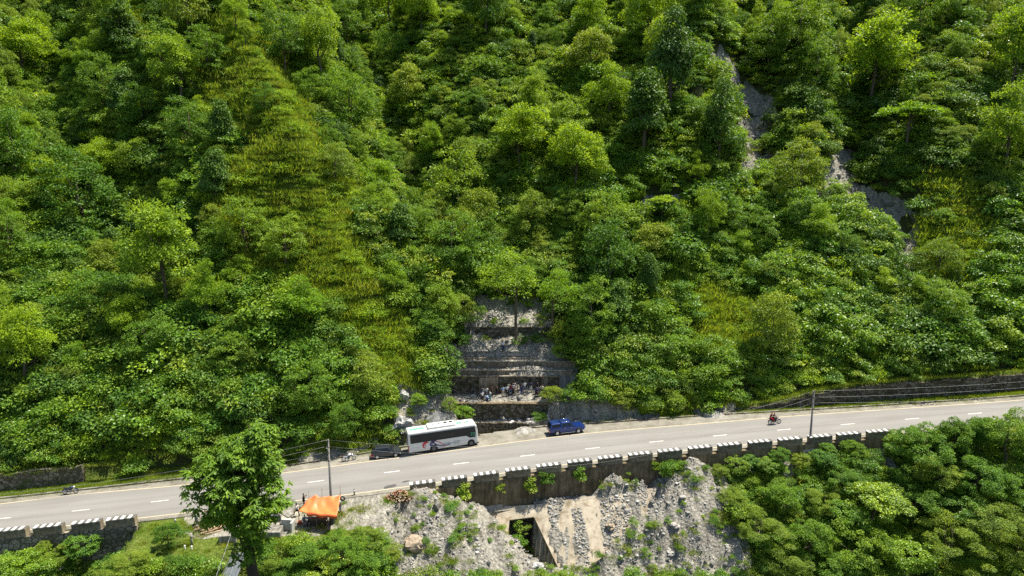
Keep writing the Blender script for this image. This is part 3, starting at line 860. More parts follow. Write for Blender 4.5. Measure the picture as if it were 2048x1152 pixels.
def boulder(px, py, size, label, mat=None, seed=0, sq=.7, ap=False, ground=None):
    r = np.random.default_rng(seed); bm = bmesh.new(); bmesh.ops.create_icosphere(bm, subdivisions=3, radius=1)
    for v in bm.verts:
        n = float(fbm(v.co.x * 1.6 + seed * 3.1, v.co.y * 1.6 + v.co.z * 2.1, 4)); q = v.co * (1 + n * 1.7)
        v.co = Vector((round(q.x * 2.2) / 2.2 * .45 + q.x * .55, q.y, (round(q.z * 2) / 2 * .4 + q.z * .6) * sq)) * size
    me = bpy.data.meshes.new('boulder'); bm.to_mesh(me); bm.free(); me.materials.append(mat or SCREE)
    p = APR['on'](px, py) if ap else (ground or hit(px, py))
    if not ap and ground is None: a_, b_, c_ = np.array([p.x]), np.array([p.y]), np.array([p.z]); q_ = masks(a_, b_, c_); p.z += float(relief(a_, b_, a_ * 0 + p.y - Yc(p.x), q_[0], q_[1], q_[2])[0])
    o = bpy.data.objects.new('boulder', me); col.objects.link(o); o.location = p + Vector((0, 0, size * sq * .3)); o.rotation_euler = (.2, .1, r.uniform(0, 3))
    return tag(o, label, 'boulder')
PALE = M('pale_boulder_rock', (.36, .34, .30), .9, vary=.35, scale=2.2); TAN = M('tan_boulder_rock', (.32, .255, .18), .9, vary=.35, scale=2.2); GREYR = M('grey_boulder_rock', (.36, .355, .335), .92, vary=.5, scale=3)
boulder(1350, 1052, .5, 'pale slab-like boulder on the grey talus right of the apron', PALE, 1, .5)
boulder(1221, 1062, .5, 'small tan boulder on the stony tongue over the apron', TAN, 2, .8)
boulder(1340, 1106, .5, 'flat pale boulder near the bottom edge below the pale slab', PALE, 3, .5)
boulder(826, 1092, .9, 'large tan boulder in the grey slope at the bottom left of the talus', TAN, 4, .9)
boulder(1075, 1140, .55, 'grey boulder at the bottom corner of the culvert channel', GREYR, 5, .7)
boulder(808, 858, 1.5, 'big pale rock outcrop behind the rear of the bus', GREYR, 6, .8)
boulder(806, 802, .7, 'pale rock sticking out of the bank above the bus', GREYR, 8, 1.2)
boulder(1085, 836, 1.1, 'pale rock mound on the bank left of the blue pickup roof', GREYR, 9, .6)
boulder(1216, 722, 1.9, 'pale bare rock face among shrubs right of the terraces', PALE, 10, 1.1)
boulder(1066, 848, 1.0, 'low pale rock beside the stream gap, left of the blue pickup', PALE, 12, .7)
boulder(128, 1140, .7, 'pale bluish stone lying in the scrub at bottom left', PALE, 13, .7)
def heap(px, py, rad, h, label, mat=GROUND, n=900, seed=0):
    """a heap of crushed stone with its own loose chips"""
    c = hit(px, py); r = np.random.default_rng(seed); b = MB(); N = 28; K = 9; vs = []
    for i in range(K + 1):
        q = i / K
        for k in range(N):
            a = 2 * math.pi * k / N; rr = rad * q * (1 + .12 * math.sin(3 * a + seed))
            x, y = c.x + rr * math.cos(a), c.y + rr * .8 * math.sin(a)
            z = max(float(H(x, y)), c.z - .5) * q ** 2 + c.z * (1 - q ** 2) + h * (1 - q) ** .9 * (1 if q < 1 else 0) - .1 * q + .05 * r.normal()
            vs.append((x, y, z))
    fs = [(i * N + k, (i + 1) * N + k, (i + 1) * N + (k + 1) % N, i * N + (k + 1) % N) for i in range(K) for k in range(N)]
    b.add(vs, fs, True); o = b.build('gravel_heap', SCREE_H, recalc=True); return tag(o, label, 'gravel heap')
SCREE_H = concrete_mat('crushed_stone', (.24, .235, .22), (.46, .455, .435), (.18, .175, .16), .5, False, 5.)
heap(877, 842, 2.6, 1.5, 'rounded heap of grey gravel behind the middle of the bus', seed=1)
heap(1050, 862, 2.0, .6, 'low grey gravel heap at the road edge left of the blue pickup', seed=2)
heap(1425, 829, 2.0, .8, 'small grey gravel heap on the verge where the long stone wall begins', seed=3)
# ---------------------------------------------------------------- vehicles
RUBBER = M('tyre_rubber', (.022, .022, .022), .85, vary=.2); RIM = M('wheel_rim_silver', (.55, .55, .54), .35, .6, vary=.1); RIMD = M('wheel_rim_dusty', (.16, .15, .14), .6, .3)
GLASS = M('dark_glass', (.012, .016, .018), .12, 0, vary=.1, spec=.35); BLACK = M('black_plastic', (.02, .02, .02), .55); CHROME = M('chrome', (.7, .7, .7), .2, .9, vary=.05)
RED = M('red_lamp', (.45, .02, .02), .3); LAMP = M('clear_lamp', (.75, .76, .74), .15, .2, vary=.05, spec=.6); AMBER = M('amber_lamp', (.7, .25, .03), .3)
def frame_from_wheels(pr, pf, half):
    a, b = on_road(*pr), on_road(*pf); fwd = (b - a).normalized()
    left = Vector((0, 0, 1)).cross(fwd).normalized(); up = fwd.cross(left)
    base = (a + b) / 2 + left * half
    m = Matrix((fwd, left, up)).transposed().to_4x4(); m.translation = base; return m, (b - a).length
def add_wheel(t, x, y, r, wd, rim=RIM, name='wheel', hub=.6):
    s = 1 if y > 0 else -1
    w_ = MB(); w_.wheel((x, y, r), r, wd); o = w_.build(name, RUBBER, t)
    q = MB(); q.wheel((x, y + s * wd * .32, r), r * hub, wd * .3, n=16, prof=[(-.5, .05), (-.5, 1), (.5, 1), (.5, .85), (.1, .7), (.1, .35), (.45, .22), (.45, .02)])
    q.build('rim', rim, o)
    return o
def face_panel(b, A, B, C, D, u0, u1, v0, v1, off=.012, cut=None):
    """quad inside the face A(bottom-rear) B(bottom-front) C(top-front) D(top-rear), lifted off the surface"""
    A, B, C, D = map(Vector, (A, B, C, D)); n = (B - A).cross(D - A).normalized()
    def P(u, v): return (A.lerp(B, u)).lerp(D.lerp(C, u), v) + n * off
    pts = [P(u0, v0), P(u1, v0), P(u1, v1), P(u0, v1)]
    b.add(pts, [(0, 1, 2, 3)]); return b
def car(label, pr, pf, W, st, cab, paint, wheels, rim, name='parked_car', cat='car', pickup=False, light=None):
    half = W / 2; mtx, wb = frame_from_wheels(pr, pf, half - .08)
    t = thing(name, label, cat, mat=mtx); r = wheels
    b = MB(); rings = []
    for (x, wf, sill, hood) in st:
        w_ = half * wf; mid = (sill + hood) / 2
        rings.append([(x, -w_ * .9, sill), (x, -w_, sill + .1), (x, -w_ * 1.0, mid), (x, -w_ * .985, hood - .12), (x, -w_ * .90, hood), (x, w_ * .90, hood), (x, w_ * .985, hood - .12), (x, w_, mid), (x, w_, sill + .1), (x, w_ * .9, sill)])
    b.loft(rings, smooth=False); body = b.build('body', paint, t)
    (xb0, xb1, xr0, xr1, zb, zr, wr) = cab
    wb_ = half * .94; wr_ = half * wr
    q = MB(); q.loft([[(xb0, -wb_, zb), (xb1, -wb_, zb), (xb1, wb_, zb), (xb0, wb_, zb)], [(xr0 * .25 + xb0 * .75, -wb_ * .8 - wr_ * .2, zb + (zr - zb) * .3), (xr1 * .25 + xb1 * .75, -wb_ * .8 - wr_ * .2, zb + (zr - zb) * .3), (xr1 * .25 + xb1 * .75, wb_ * .8 + wr_ * .2, zb + (zr - zb) * .3), (xr0 * .25 + xb0 * .75, wb_ * .8 + wr_ * .2, zb + (zr - zb) * .3)],
                          [(xr0, -wr_, zr - .05), (xr1, -wr_, zr - .05), (xr1, wr_, zr - .05), (xr0, wr_, zr - .05)], [(xr0 + .18, -wr_ + .12, zr), (xr1 - .2, -wr_ + .12, zr), (xr1 - .2, wr_ - .12, zr), (xr0 + .18, wr_ - .12, zr)]])
    q.build('cabin', paint, t)
    zt = zr - .05; Rr = [(xb0, -wb_, zb), (xb1, -wb_, zb), (xr1, -wr_, zt), (xr0, -wr_, zt)]; Ll = [(xb1, wb_, zb), (xb0, wb_, zb), (xr0, wr_, zt), (xr1, wr_, zt)]
    div = [(.10, .47), (.51, .86)]
    for (u0, u1) in div:
        face_panel(MB(), *Rr, u0, u1, .12, .88, .03).build('side_window', GLASS, t, recalc=False)
        face_panel(MB(), *Ll, 1 - u1, 1 - u0, .12, .88, .03).build('side_window', GLASS, t, recalc=False)
    face_panel(MB(), (xb1, -wb_, zb), (xb1, wb_, zb), (xr1, wr_, zt), (xr1, -wr_, zt), .05, .95, .1, .93, .03).build('windscreen', GLASS, t, recalc=False)
    if not pickup:
        face_panel(MB(), (xb0, wb_, zb), (xb0, -wb_, zb), (xr0, -wr_, zt), (xr0, wr_, zt), .08, .92, .2, .92, .03).build('rear_window', GLASS, t, recalc=False)
    xr, xf = -wb / 2, wb / 2
    for x in (xr, xf):
        for s in (-1, 1):
            a = MB(); a.wheel((x, s * (half - .09), r * 1.06), r * 1.16, .2, n=20, prof=[(-.5, .02), (-.5, 1), (.5, 1), (.5, .02)]); a.build('wheel_arch', BLACK, t)
            add_wheel(t, x, s * (half - .06), r, .22, rim, hub=.66)
    xe0, xe1 = st[0][0], st[-1][0]
    h1 = st[-1][3]; h0 = st[0][3]
    for s in (-1, 1):
        q = MB(); q.box((xe1 - .10, s * half * .68, h1 - .17), (.26, half * .42, .17), bev=.03); q.build('headlight', LAMP, t)
        q = MB(); q.box((xe0 + .08, s * half * .84, h0 - .30), (.26, half * .24, .34), bev=.03); q.build('tail_light', RED, t)
        q = MB(); q.box((xb1 - .42, s * (half + .08), zb + .10), (.14, .18, .13), bev=.03); q.build('mirror', paint, t)
        for dx in (-.35, .55):
            q = MB(); q.box((dx + (xb0 + xb1) / 2 - .1, s * (half + .004), zb - .13), (.17, .03, .035)); q.build('door_handle', CHROME if pickup else paint, t)
    q = MB(); q.box((xe1 - .03, 0, st[-1][2] + .2), (.16, W * .86, .24), bev=.04); q.build('front_bumper', paint if not pickup else BLACK, t)
    q = MB(); q.box((xe0 + .02, 0, st[0][2] + .15), (.16, W * .86, .2), bev=.04); q.build('rear_bumper', paint if not pickup else CHROME, t)
    q = MB(); q.box((xe1 + .02, 0, h1 - .2), (.05, W * .42, .14)); q.build('grille', BLACK, t)
    return t, mtx, wb, half
BLK = M('black_car_paint', (.03, .035, .04), .22, .2, vary=.15, spec=.6, coat=.6)
BLU = M('blue_car_paint', (.006, .032, .17), .25, .3, vary=.15, spec=.6, coat=.7)
_hs = [(-1.95, .80, .38, .80), (-1.86, .93, .28, .92), (-1.3, 1., .24, .97), (0, 1., .22, .97), (.75, 1., .22, .97), (1.35, .98, .24, .88), (1.75, .92, .27, .76), (1.9, .78, .34, .64)]
car('black hatchback parked on the shoulder right behind the white bus', (754.8, 918.4), (791.9, 914.1), 1.68, _hs, (-1.82, 1.0, -1.45, .35, .92, 1.48, .78), BLK, .30, RIM)
_ps = [(-2.62, .86, .50, 1.0), (-2.55, .97, .42, 1.16), (-1.6, 1., .42, 1.18), (-.2, 1., .38, 1.18), (.95, 1., .38, 1.18), (1.25, 1., .38, 1.14), (2.1, .97, .40, 1.06), (2.5, .88, .46, .92), (2.6, .78, .52, .80)]
pk, pm, pwb, ph = car('dark blue double-cab pickup with a canopy over its bed, standing on the shoulder', (1114.7, 871.5), (1156.7, 866.6), 1.86, _ps, (-1.0, 1.15, -.85, .45, 1.15, 1.80, .76), BLU, .37, RIM, name='pickup_truck', cat='pickup truck', pickup=True)
def canopy():
    h = ph; b = MB(); z0, z1 = 1.16, 1.74
    x0, x1 = -2.56, -1.03
    b.loft([[(x0, -h * .95, z0), (x1, -h * .95, z0), (x1, h * .95, z0), (x0, h * .95, z0)], [(x0 + .28, -h * .84, z1 - .06), (x1, -h * .84, z1 - .02), (x1, h * .84, z1 - .02), (x0 + .28, h * .84, z1 - .06)], [(x0 + .4, -h * .70, z1), (x1, -h * .70, z1 + .04), (x1, h * .70, z1 + .04), (x0 + .4, h * .70, z1)]])
    o = b.build('bed_canopy', BLU, pk)
    for s in (-1, 1):
        A = [(x0 + .1, s * h * .95, z0), (x1, s * h * .95, z0), (x1, s * h * .84, z1 - .02), (x0 + .28, s * h * .84, z1 - .06)]
        if s > 0: A = [A[1], A[0], A[3], A[2]]
        face_panel(MB(), *A, .1, .94, .2, .8, .025).build('canopy_window', GLASS, o, recalc=False)
    face_panel(MB(), (x0, h * .95, z0), (x0, -h * .95, z0), (x0 + .28, -h * .84, z1 - .06), (x0 + .28, h * .84, z1 - .06), .06, .94, .1, .92, .025).build('canopy_rear_window', GLASS, o, recalc=False)
    for s in (-1, 1):
        q = MB(); q.box((.0, s * (h + .02), .36), (2.1, .14, .05)); q.build('side_step', CHROME, pk)
        q = MB(); q.tube([(-.7, s * .55, 1.85), (.3, s * .55, 1.85)], .02, 6); q.build('roof_rail', CHROME, pk)
canopy()

def text_mesh(s, size, mat, parent, loc, rot, name='lettering', ext=.003):
    c = bpy.data.curves.new(name, 'FONT'); c.body = s; c.size = size; c.extrude = ext; c.align_x = 'CENTER'
    o = bpy.data.objects.new(name, c); col.objects.link(o)
    dg = bpy.context.evaluated_depsgraph_get(); me = bpy.data.meshes.new_from_object(o.evaluated_get(dg))
    bpy.data.objects.remove(o); q = bpy.data.objects.new(name, me); me.materials.clear(); me.materials.append(mat); col.objects.link(q)
    q.parent = parent; q.location = loc; q.rotation_euler = rot; return q
def bus():
    half = 1.18; mtx, wb = frame_from_wheels((868.1, 903.6), (942.8, 892.2), half - .06)
    t = thing('bus', 'white coach with red and navy swirls and green roof patches parked on the shoulder', 'bus', mat=mtx)
    BW_ = M('bus_white_paint', (.62, .62, .58), .35, vary=.06, spec=.5, coat=.4)
    k = wb / 75. ; xr, xf = -wb / 2, wb / 2
    x0 = xr - (868.1 - 819.5) * k * 1.0; x1 = xf + (957.5 - 942.8) * k * .98
    Hb, z0 = 3.12, .38
    def ring(x, w_, zt, zb, rr=.16):
        return [(x, -w_ * .96, zb), (x, -w_, zb + .15), (x, -w_, 1.75), (x, -w_ * .985, zt - rr), (x, -w_ * .94, zt - .05), (x, -w_ * .86, zt), (x, 0, zt + .04), (x, w_ * .86, zt), (x, w_ * .94, zt - .05), (x, w_ * .985, zt - rr), (x, w_, 1.75), (x, w_, zb + .15), (x, w_ * .96, zb)]
    b = MB(); b.loft([ring(x0 - .03, half * .90, Hb - .18, z0 + .1), ring(x0 + .06, half * .985, Hb - .03, z0), ring(x0 + .3, half, Hb, z0), ring(0, half, Hb, z0 - .04), ring(x1 - .75, half, Hb, z0 - .04), ring(x1 - .32, half * .985, Hb - .06, z0 - .04), ring(x1 - .12, half * .95, Hb - .28, z0), ring(x1, half * .88, 2.3, z0 + .04)], smooth=False)
    b.build('body', BW_, t)
    # window band, dropping down beside the driver
    for s in (-1, 1):
        y = s * (half + .018); q = MB()
        P = [(x0 + .28, 1.62), (x1 - 1.65, 1.62), (x1 - 1.15, 1.28), (x1 - .36, 1.28), (x1 - .30, 2.1), (x1 - .40, 2.78), (x0 + .28, 2.80)]
        if s > 0: P = P[::-1]
        q.slab([(x, y, z) for x, z in P], (0, -s * .03, 0)); wband = q.build('side_windows', GLASS, t)
        for i in range(1, 6):
            q = MB(); xx = x0 + .28 + (x1 - 1.5 - x0) * i / 6; q.box((xx, y + s * .006, 2.22), (.045, .012, 1.12)); q.build('window_divider', BLACK, wband)
    q = MB(); q.slab([(x1 + .015, -half * .80, 1.2), (x1 + .015, half * .80, 1.2), (x1 - .13, half * .84, 2.72), (x1 - .13, -half * .84, 2.72)], (.03, 0, .01)); q.build('windscreen', GLASS, t)
    q = MB(); q.box((x0 - .02, 0, 2.3), (.04, half * 1.5, .75)); q.build('rear_window', GLASS, t)
    for x, r_ in ((xr, .46), (xf, .46)):
        for s in (-1, 1):
            a = MB(); a.wheel((x, s * (half - .11), r_ * 1.02), r_ * 1.16, .25, n=24, prof=[(-.5, .02), (-.5, 1), (.5, 1), (.5, .02)]); a.build('wheel_arch', BLACK, t)
            add_wheel(t, x, s * (half - .11), r_, .28, RIMD, hub=.58)
    GR_ = M('bus_roof_green', (.15, .40, .26), .5, vary=.12)
    zr = Hb + .045
    for (a, c) in ((x0 + .35, x0 + 2.3), (x1 - 2.75, x1 - 1.0)):
        q = MB(); q.loft([[(x, -half * .80, zr - .05), (x, 0, zr), (x, half * .8, zr - .05), (x, half * .8, zr - .09), (x, 0, zr - .06), (x, -half * .8, zr - .09)] for x in (a, c)]); q.build('roof_panel', GR_, t)
    q = MB(); q.box(((x0 + 2.75 + x1 - 2.95) / 2, 0, zr + .09), ((x1 - 2.95) - (x0 + 2.75), half * 1.45, .26), bev=.06); ac = q.build('air_conditioner', BW_, t)
    L0 = x0 + 3.3
    for i, rr in enumerate((.12, .12, .26, .26)):
        q = MB(); xx = L0 + (.3, 1.1, 2.0, 2.75)[i]; q.wheel((xx, .25, zr + .235), rr, .05, axis='Y', n=14, prof=[(-.5, .02), (-.5, 1), (.5, 1), (.5, .02)])
        o = q.build('fan', BLACK, ac)
        for v in o.data.vertices:
            y, z = v.co.y - .25, v.co.z - (zr + .235); v.co.y = .25 + z; v.co.z = zr + .235 + y
    q = MB(); q.box((x1 - 1.75, .05, zr + .03), (.75, .6, .1), bev=.03); q.build('roof_hatch', BW_, t)
    for s in (-1, 1):
        q = MB(); q.box((x1 + .0, s * half * .7, .82), (.1, .34, .2), bev=.03); q.build('headlight', LAMP, t)
        q = MB(); q.box((x0 - .03, s * half * .93, 1.0), (.08, .12, .75)); q.build('tail_light', RED, t)
        q = MB(); q.tube([(x1 - .1, s * half * .9, 2.55), (x1 + .35, s * (half + .12), 2.62), (x1 + .55, s * (half + .2), 2.35)], .025, 6); a = q.build('mirror_arm', BLACK, t)
        q = MB(); q.box((x1 + .56, s * (half + .2), 2.1), (.10, .2, .46), bev=.03); q.build('mirror', BLACK, a)
    q = MB(); q.box((x1 - .35, 0, z0 - .04), (.8, half * 1.9, .18), bev=.03); q.build('front_bumper', BLACK, t)
    # painted swirls on both flanks: crescents and ribbons
    NAVY = M('swirl_navy', (.03, .035, .14), .4); CR = M('swirl_red', (.55, .03, .05), .4); GRY = M('lettering_grey', (.30, .36, .34), .5)
    def arc(cx, cz, r0, r1, a0, a1, w0, w1, y, s, n=14):
        vs = []; fs = []
        for i in range(n + 1):
            u = i / n; a = a0 + (a1 - a0) * u; rr = r0 + (r1 - r0) * u; ww = (w0 + (w1 - w0) * u) * math.sin(math.pi * (.04 + .92 * u)) ** .6
            for k in (-1, 1): vs.append((cx + (rr + k * ww / 2) * math.cos(a), y, cz + (rr + k * ww / 2) * math.sin(a)))
        for i in range(n): fs.append((2 * i, 2 * i + 1, 2 * i + 3, 2 * i + 2))
        return vs, fs
    def ribbon(P, y, n=16):
        vs = []; fs = []
        P = [np.array(p) for p in P]
        for i in range(n + 1):
            u = i / n; p = (1 - u) ** 3 * P[0] + 3 * u * (1 - u) ** 2 * P[1] + 3 * u * u * (1 - u) * P[2] + u ** 3 * P[3]
            q = (1 - (u - .02)) ** 3 * P[0] + 3 * (u - .02) * (1 - (u - .02)) ** 2 * P[1] + 3 * (u - .02) ** 2 * (1 - (u - .02)) * P[2] + (u - .02) ** 3 * P[3]
            d = p[:2] - q[:2]; d = d / (np.linalg.norm(d) + 1e-9); wv = p[2] / 2
            vs.append((p[0] - d[1] * wv, y, p[1] + d[0] * wv)); vs.append((p[0] + d[1] * wv, y, p[1] - d[0] * wv))
        for i in range(n): fs.append((2 * i, 2 * i + 1, 2 * i + 3, 2 * i + 2))
        return vs, fs
    xs = xr   # swirls are grouped about the rear wheel
    for s in (-1, 1):
        y = s * (half + .012)
        q = MB(); q.add(*arc(xs - .95, 1.12, .42, .46, R(40), R(235), .2, .34, y, s)); q.add(*arc(xs - .72, 1.10, .42, .40, R(75), R(215), .10, .12, y, s)); q.add(*ribbon([(xs - .15, 1.52, .05), (xs + .9, 1.55, .12), (xs + 1.2, .9, .12), (xs + 1.75, .42, .02)], y))
        q.build('red_swirl', CR, t, recalc=False)
        q = MB(); q.add(*arc(xs + .1, 1.12, .46, .5, R(30), R(235), .12, .36, y, s)); q.add(*arc(xs + .35, 1.05, .5, .5, R(80), R(215), .08, .12, y, s)); q.add(*ribbon([(xs - .1, 1.55, .22), (xs + .2, .75, .16), (xs + 1.2, .55, .14), (xs + 2.9, 1.0, .02)], y)); q.add(*ribbon([(xs + .5, .62, .05), (xs + 1.1, .5, .1), (xs + 1.6, .6, .08), (xs + 2.2, .72, .02)], y))
        q.build('navy_swirl', NAVY, t, recalc=False)
        q = MB(); q2 = MB(); rr = random.Random(4)
        for row in range(3):
            x = xs + 1.35
            while x < xs + 2.25: wv = rr.uniform(.05, .12); q.add([(x, y, 1.0 - row * .14), (x + wv, y, 1.0 - row * .14), (x + wv, y, 1.09 - row * .14), (x, y, 1.09 - row * .14)], [(0, 1, 2, 3)]); x += wv + .03
            x = xs + 2.75
            while x < xs + 3.6: wv = rr.uniform(.05, .1); q2.add([(x, y, 1.05 - row * .17), (x + wv, y, 1.05 - row * .17), (x + wv, y, 1.17 - row * .17), (x, y, 1.17 - row * .17)], [(0, 1, 2, 3)]); x += wv + .03
        q.build('lettering', GRY, t, recalc=False); q2.build('lettering', GRY, t, recalc=False)
        q = MB()
        for zz in (.62, 1.0): q.box((0 + (x0 + x1) / 2, s * (half + .003), zz + .0), ((x1 - x0) - .7, .01, .018))
        q.build('panel_seam', M('seam_grey', (.35, .36, .35), .6), t)
        text_mesh('72', .62, M('window_sign_green', (.08, .50, .25), .5), t, (x1 - .75, s * (half + .04), 1.55), (R(90), 0, 0 if s < 0 else R(180)))
    return t
bus()

def bike_parts(t, tank, side, seat=BLACK, rack=False, loc=Matrix.Identity(4)):
    wb = 1.32; xr, xf = -wb / 2, wb / 2; r = .31
    for x in (xr, xf):
        w_ = MB(); w_.wheel((x, 0, r), r, .11, n=20, prof=[(-.5, .80), (-.3, .98), (0, 1.), (.3, .98), (.5, .80)]); o = w_.build('wheel', RUBBER, t)
        q = MB(); q.wheel((x, 0, r), r * .8, .07, n=20, prof=[(-.5, .86), (-.5, 1), (.5, 1), (.5, .86)]); q.wheel((x, 0, r), r * .2, .12, n=10, prof=[(-.5, .1), (-.5, 1), (.5, 1), (.5, .1)])
        for k in range(6):
            a = k * math.pi / 3; q.tube([(x + .05 * math.cos(a), 0, r + .05 * math.sin(a)), (x + .26 * math.cos(a), 0, r + .26 * math.sin(a))], .012, 4)
        q.build('rim', RIM, o)
    q = MB(); q.tube([(xf - .30, 0, .86), (xf - .55, 0, .72), (xr + .35, 0, .70), (xr - .05, 0, .80)], .03, 6); q.tube([(xf - .28, 0, .80), (-.02, 0, .32), (xr + .3, 0, .34), (xr + .38, 0, .70)], .028, 6); q.tube([(xr + .3, .06, .36), (xr, .07, r)], .02, 6); q.tube([(xr + .3, -.06, .36), (xr, -.07, r)], .02, 6); q.build('frame', BLACK, t)
    q = MB()
    for s in (-1, 1): q.tube([(xf, s * .075, r), (xf - .27, s * .08, .88)], .022, 6)
    q.build('front_fork', CHROME, t)
    q = MB(); q.loft([[(x, -w_, z0), (x, -w_ * .7, z1), (x, w_ * .7, z1), (x, w_, z0)] for x, w_, z0, z1 in ((-.16, .09, .70, .80), (-.02, .15, .68, .93), (.2, .17, .70, .97), (.36, .12, .76, .92))], smooth=True); q.build('fuel_tank', tank, t)
    q = MB(); q.loft([[(x, -w_, z0), (x, -w_ * .8, z1), (x, w_ * .8, z1), (x, w_, z0)] for x, w_, z0, z1 in ((-.86, .08, .86, .91), (-.6, .13, .76, .85), (-.3, .14, .72, .81), (-.12, .1, .72, .80))], smooth=True); q.build('seat', seat, t)
    q = MB(); q.box((-.02, 0, .42), (.34, .26, .34), bev=.05); q.box((.1, 0, .62), (.16, .16, .14), bev=.03); q.build('engine', M('engine_grey', (.16, .16, .16), .5, .5), t)
    q = MB(); q.tube([(.1, -.14, .42), (0, -.17, .24), (-.3, -.17, .26), (-.85, -.2, .40)], [.025, .025, .04, .05], 8); q.build('exhaust', CHROME, t)
    q = MB()
    for s in (-1, 1): q.slab([(-.62, s * .13, .60), (-.2, s * .13, .52), (-.15, s * .13, .70), (-.7, s * .13, .76)], (0, s * .03, 0))
    q.build('side_panel', side, t)
    q = MB(); q.tube([(xf - .36, -.36, 1.04), (xf - .30, -.16, 1.0), (xf - .27, 0, .93), (xf - .30, .16, 1.0), (xf - .36, .36, 1.04)], .018, 6); hb = q.build('handlebar', BLACK, t)
    for s in (-1, 1):
        q = MB(); q.tube([(xf - .32, s * .26, 1.02), (xf - .30, s * .30, 1.16)], .01, 5); q.box((xf - .30, s * .33, 1.18), (.03, .12, .08), bev=.01); q.build('mirror', BLACK, hb)
    q = MB(); q.box((xf - .17, 0, .86), (.14, .18, .18), bev=.04); q.build('headlight', LAMP, t)
    for x, a0, a1, mt in ((xf, 20, 130, side), (xr, 50, 160, BLACK)):
        q = MB(); q.loft([[(x + rr * math.cos(R(a)), w_, r + rr * math.sin(R(a))) for rr, w_ in ((.335, -.06), (.355, -.05), (.355, .05), (.335, .06))] for a in range(a0, a1 + 1, 15)]); q.build('mudguard', mt, t)
    q = MB(); q.tube([(-.05, .1, .3), (-.12, .32, .02)], .015, 5); q.build('kickstand', BLACK, t)
    q = MB(); q.box((-.92, 0, .82), (.06, .12, .08), bev=.02); q.build('tail_light', RED, t)
def bike(label, pr, pf, tank, side, name='motorcycle', road=True, lean=0., group=None):
    if road: mtx, wb = frame_from_wheels(pr, pf, 0.)
    else: mtx = pr
    t = thing(name, label, 'motorcycle', mat=mtx @ Matrix.Rotation(lean, 4, 'X')); bike_parts(t, tank, side); return t
MW = M('motorcycle_white', (.70, .71, .72), .3, vary=.08, spec=.5); MDB = M('motorcycle_dark_blue', (.03, .05, .10), .3, .2, spec=.6); MBK = M('motorcycle_black', (.02, .02, .022), .3, .2, spec=.6)
bike('white and black motorcycle parked at the kerb left of the black hatchback', (687.8, 923.0), (708.5, 920.0), MW, MW, lean=R(-8))
bike('dark blue motorcycle parked at the kerb near the left end of the road', (130.5, 989.0), (152.5, 986.8), MDB, MDB, lean=R(-8))
RIDE = bike('dark motorcycle carrying two people along the open road at right', (1539.8, 848.6), (1558.2, 846.9), MBK, MBK)
def park():
    p = on_z(395, 1056, float(Zc(X_at(395, -8))) - .06); q = on_z(397, 1036, p.z)
    f_ = (q - p); f_.z = 0; f_ = f_.normalized(); l_ = Vector((0, 0, 1)).cross(f_)
    m = Matrix((f_, l_, Vector((0, 0, 1)))).transposed().to_4x4(); m.translation = p + f_ * .7
    bike('dark motorcycle seen from behind, parked beside the pile of peeled branches', m, None, MDB, MBK, road=False, lean=R(-10))
park()
# ---------------------------------------------------------------- vegetation
LEAF = {
 'broadleaf': leaf_mat('leaves_deep_green', [(.035,.10,.008),(.07,.155,.010),(.05,.13,.012),(.10,.185,.012),(.06,.14,.012)], .38, .22, .5),
 'feathery': leaf_mat('leaves_yellow_green', [(.08,.18,.010),(.125,.225,.012),(.09,.185,.010),(.11,.20,.02)], .45, .22, .5),
 'vine': leaf_mat('leaves_dark_creeper', [(.025,.075,.010),(.045,.11,.012),(.04,.10,.008)], .3, .22, .5),
 'olive': leaf_mat('leaves_olive', [(.07,.14,.015),(.11,.18,.02),(.08,.15,.022)], .4, .22, .5),
 'shrub': leaf_mat('leaves_bright_shrub', [(.045,.13,.012),(.10,.20,.015),(.06,.155,.02),(.15,.24,.025)], .42, .4, .42),
 'grass': leaf_mat('blades_of_grass', [(.09,.165,.014),(.12,.19,.018),(.075,.15,.012),(.135,.18,.035)], .45, .2, .6),
 'near': leaf_mat('leaves_large_fresh', [(.05,.15,.008),(.09,.20,.010),(.065,.17,.012)], .4, .55, .35),
}
BARK = M('bark', (.12, .095, .07), .95, vary=.5, scale=4, spec=.1)
BARK_DARK = M('bark_dark', (.055, .045, .035), .95, vary=.5, scale=4, spec=.1)

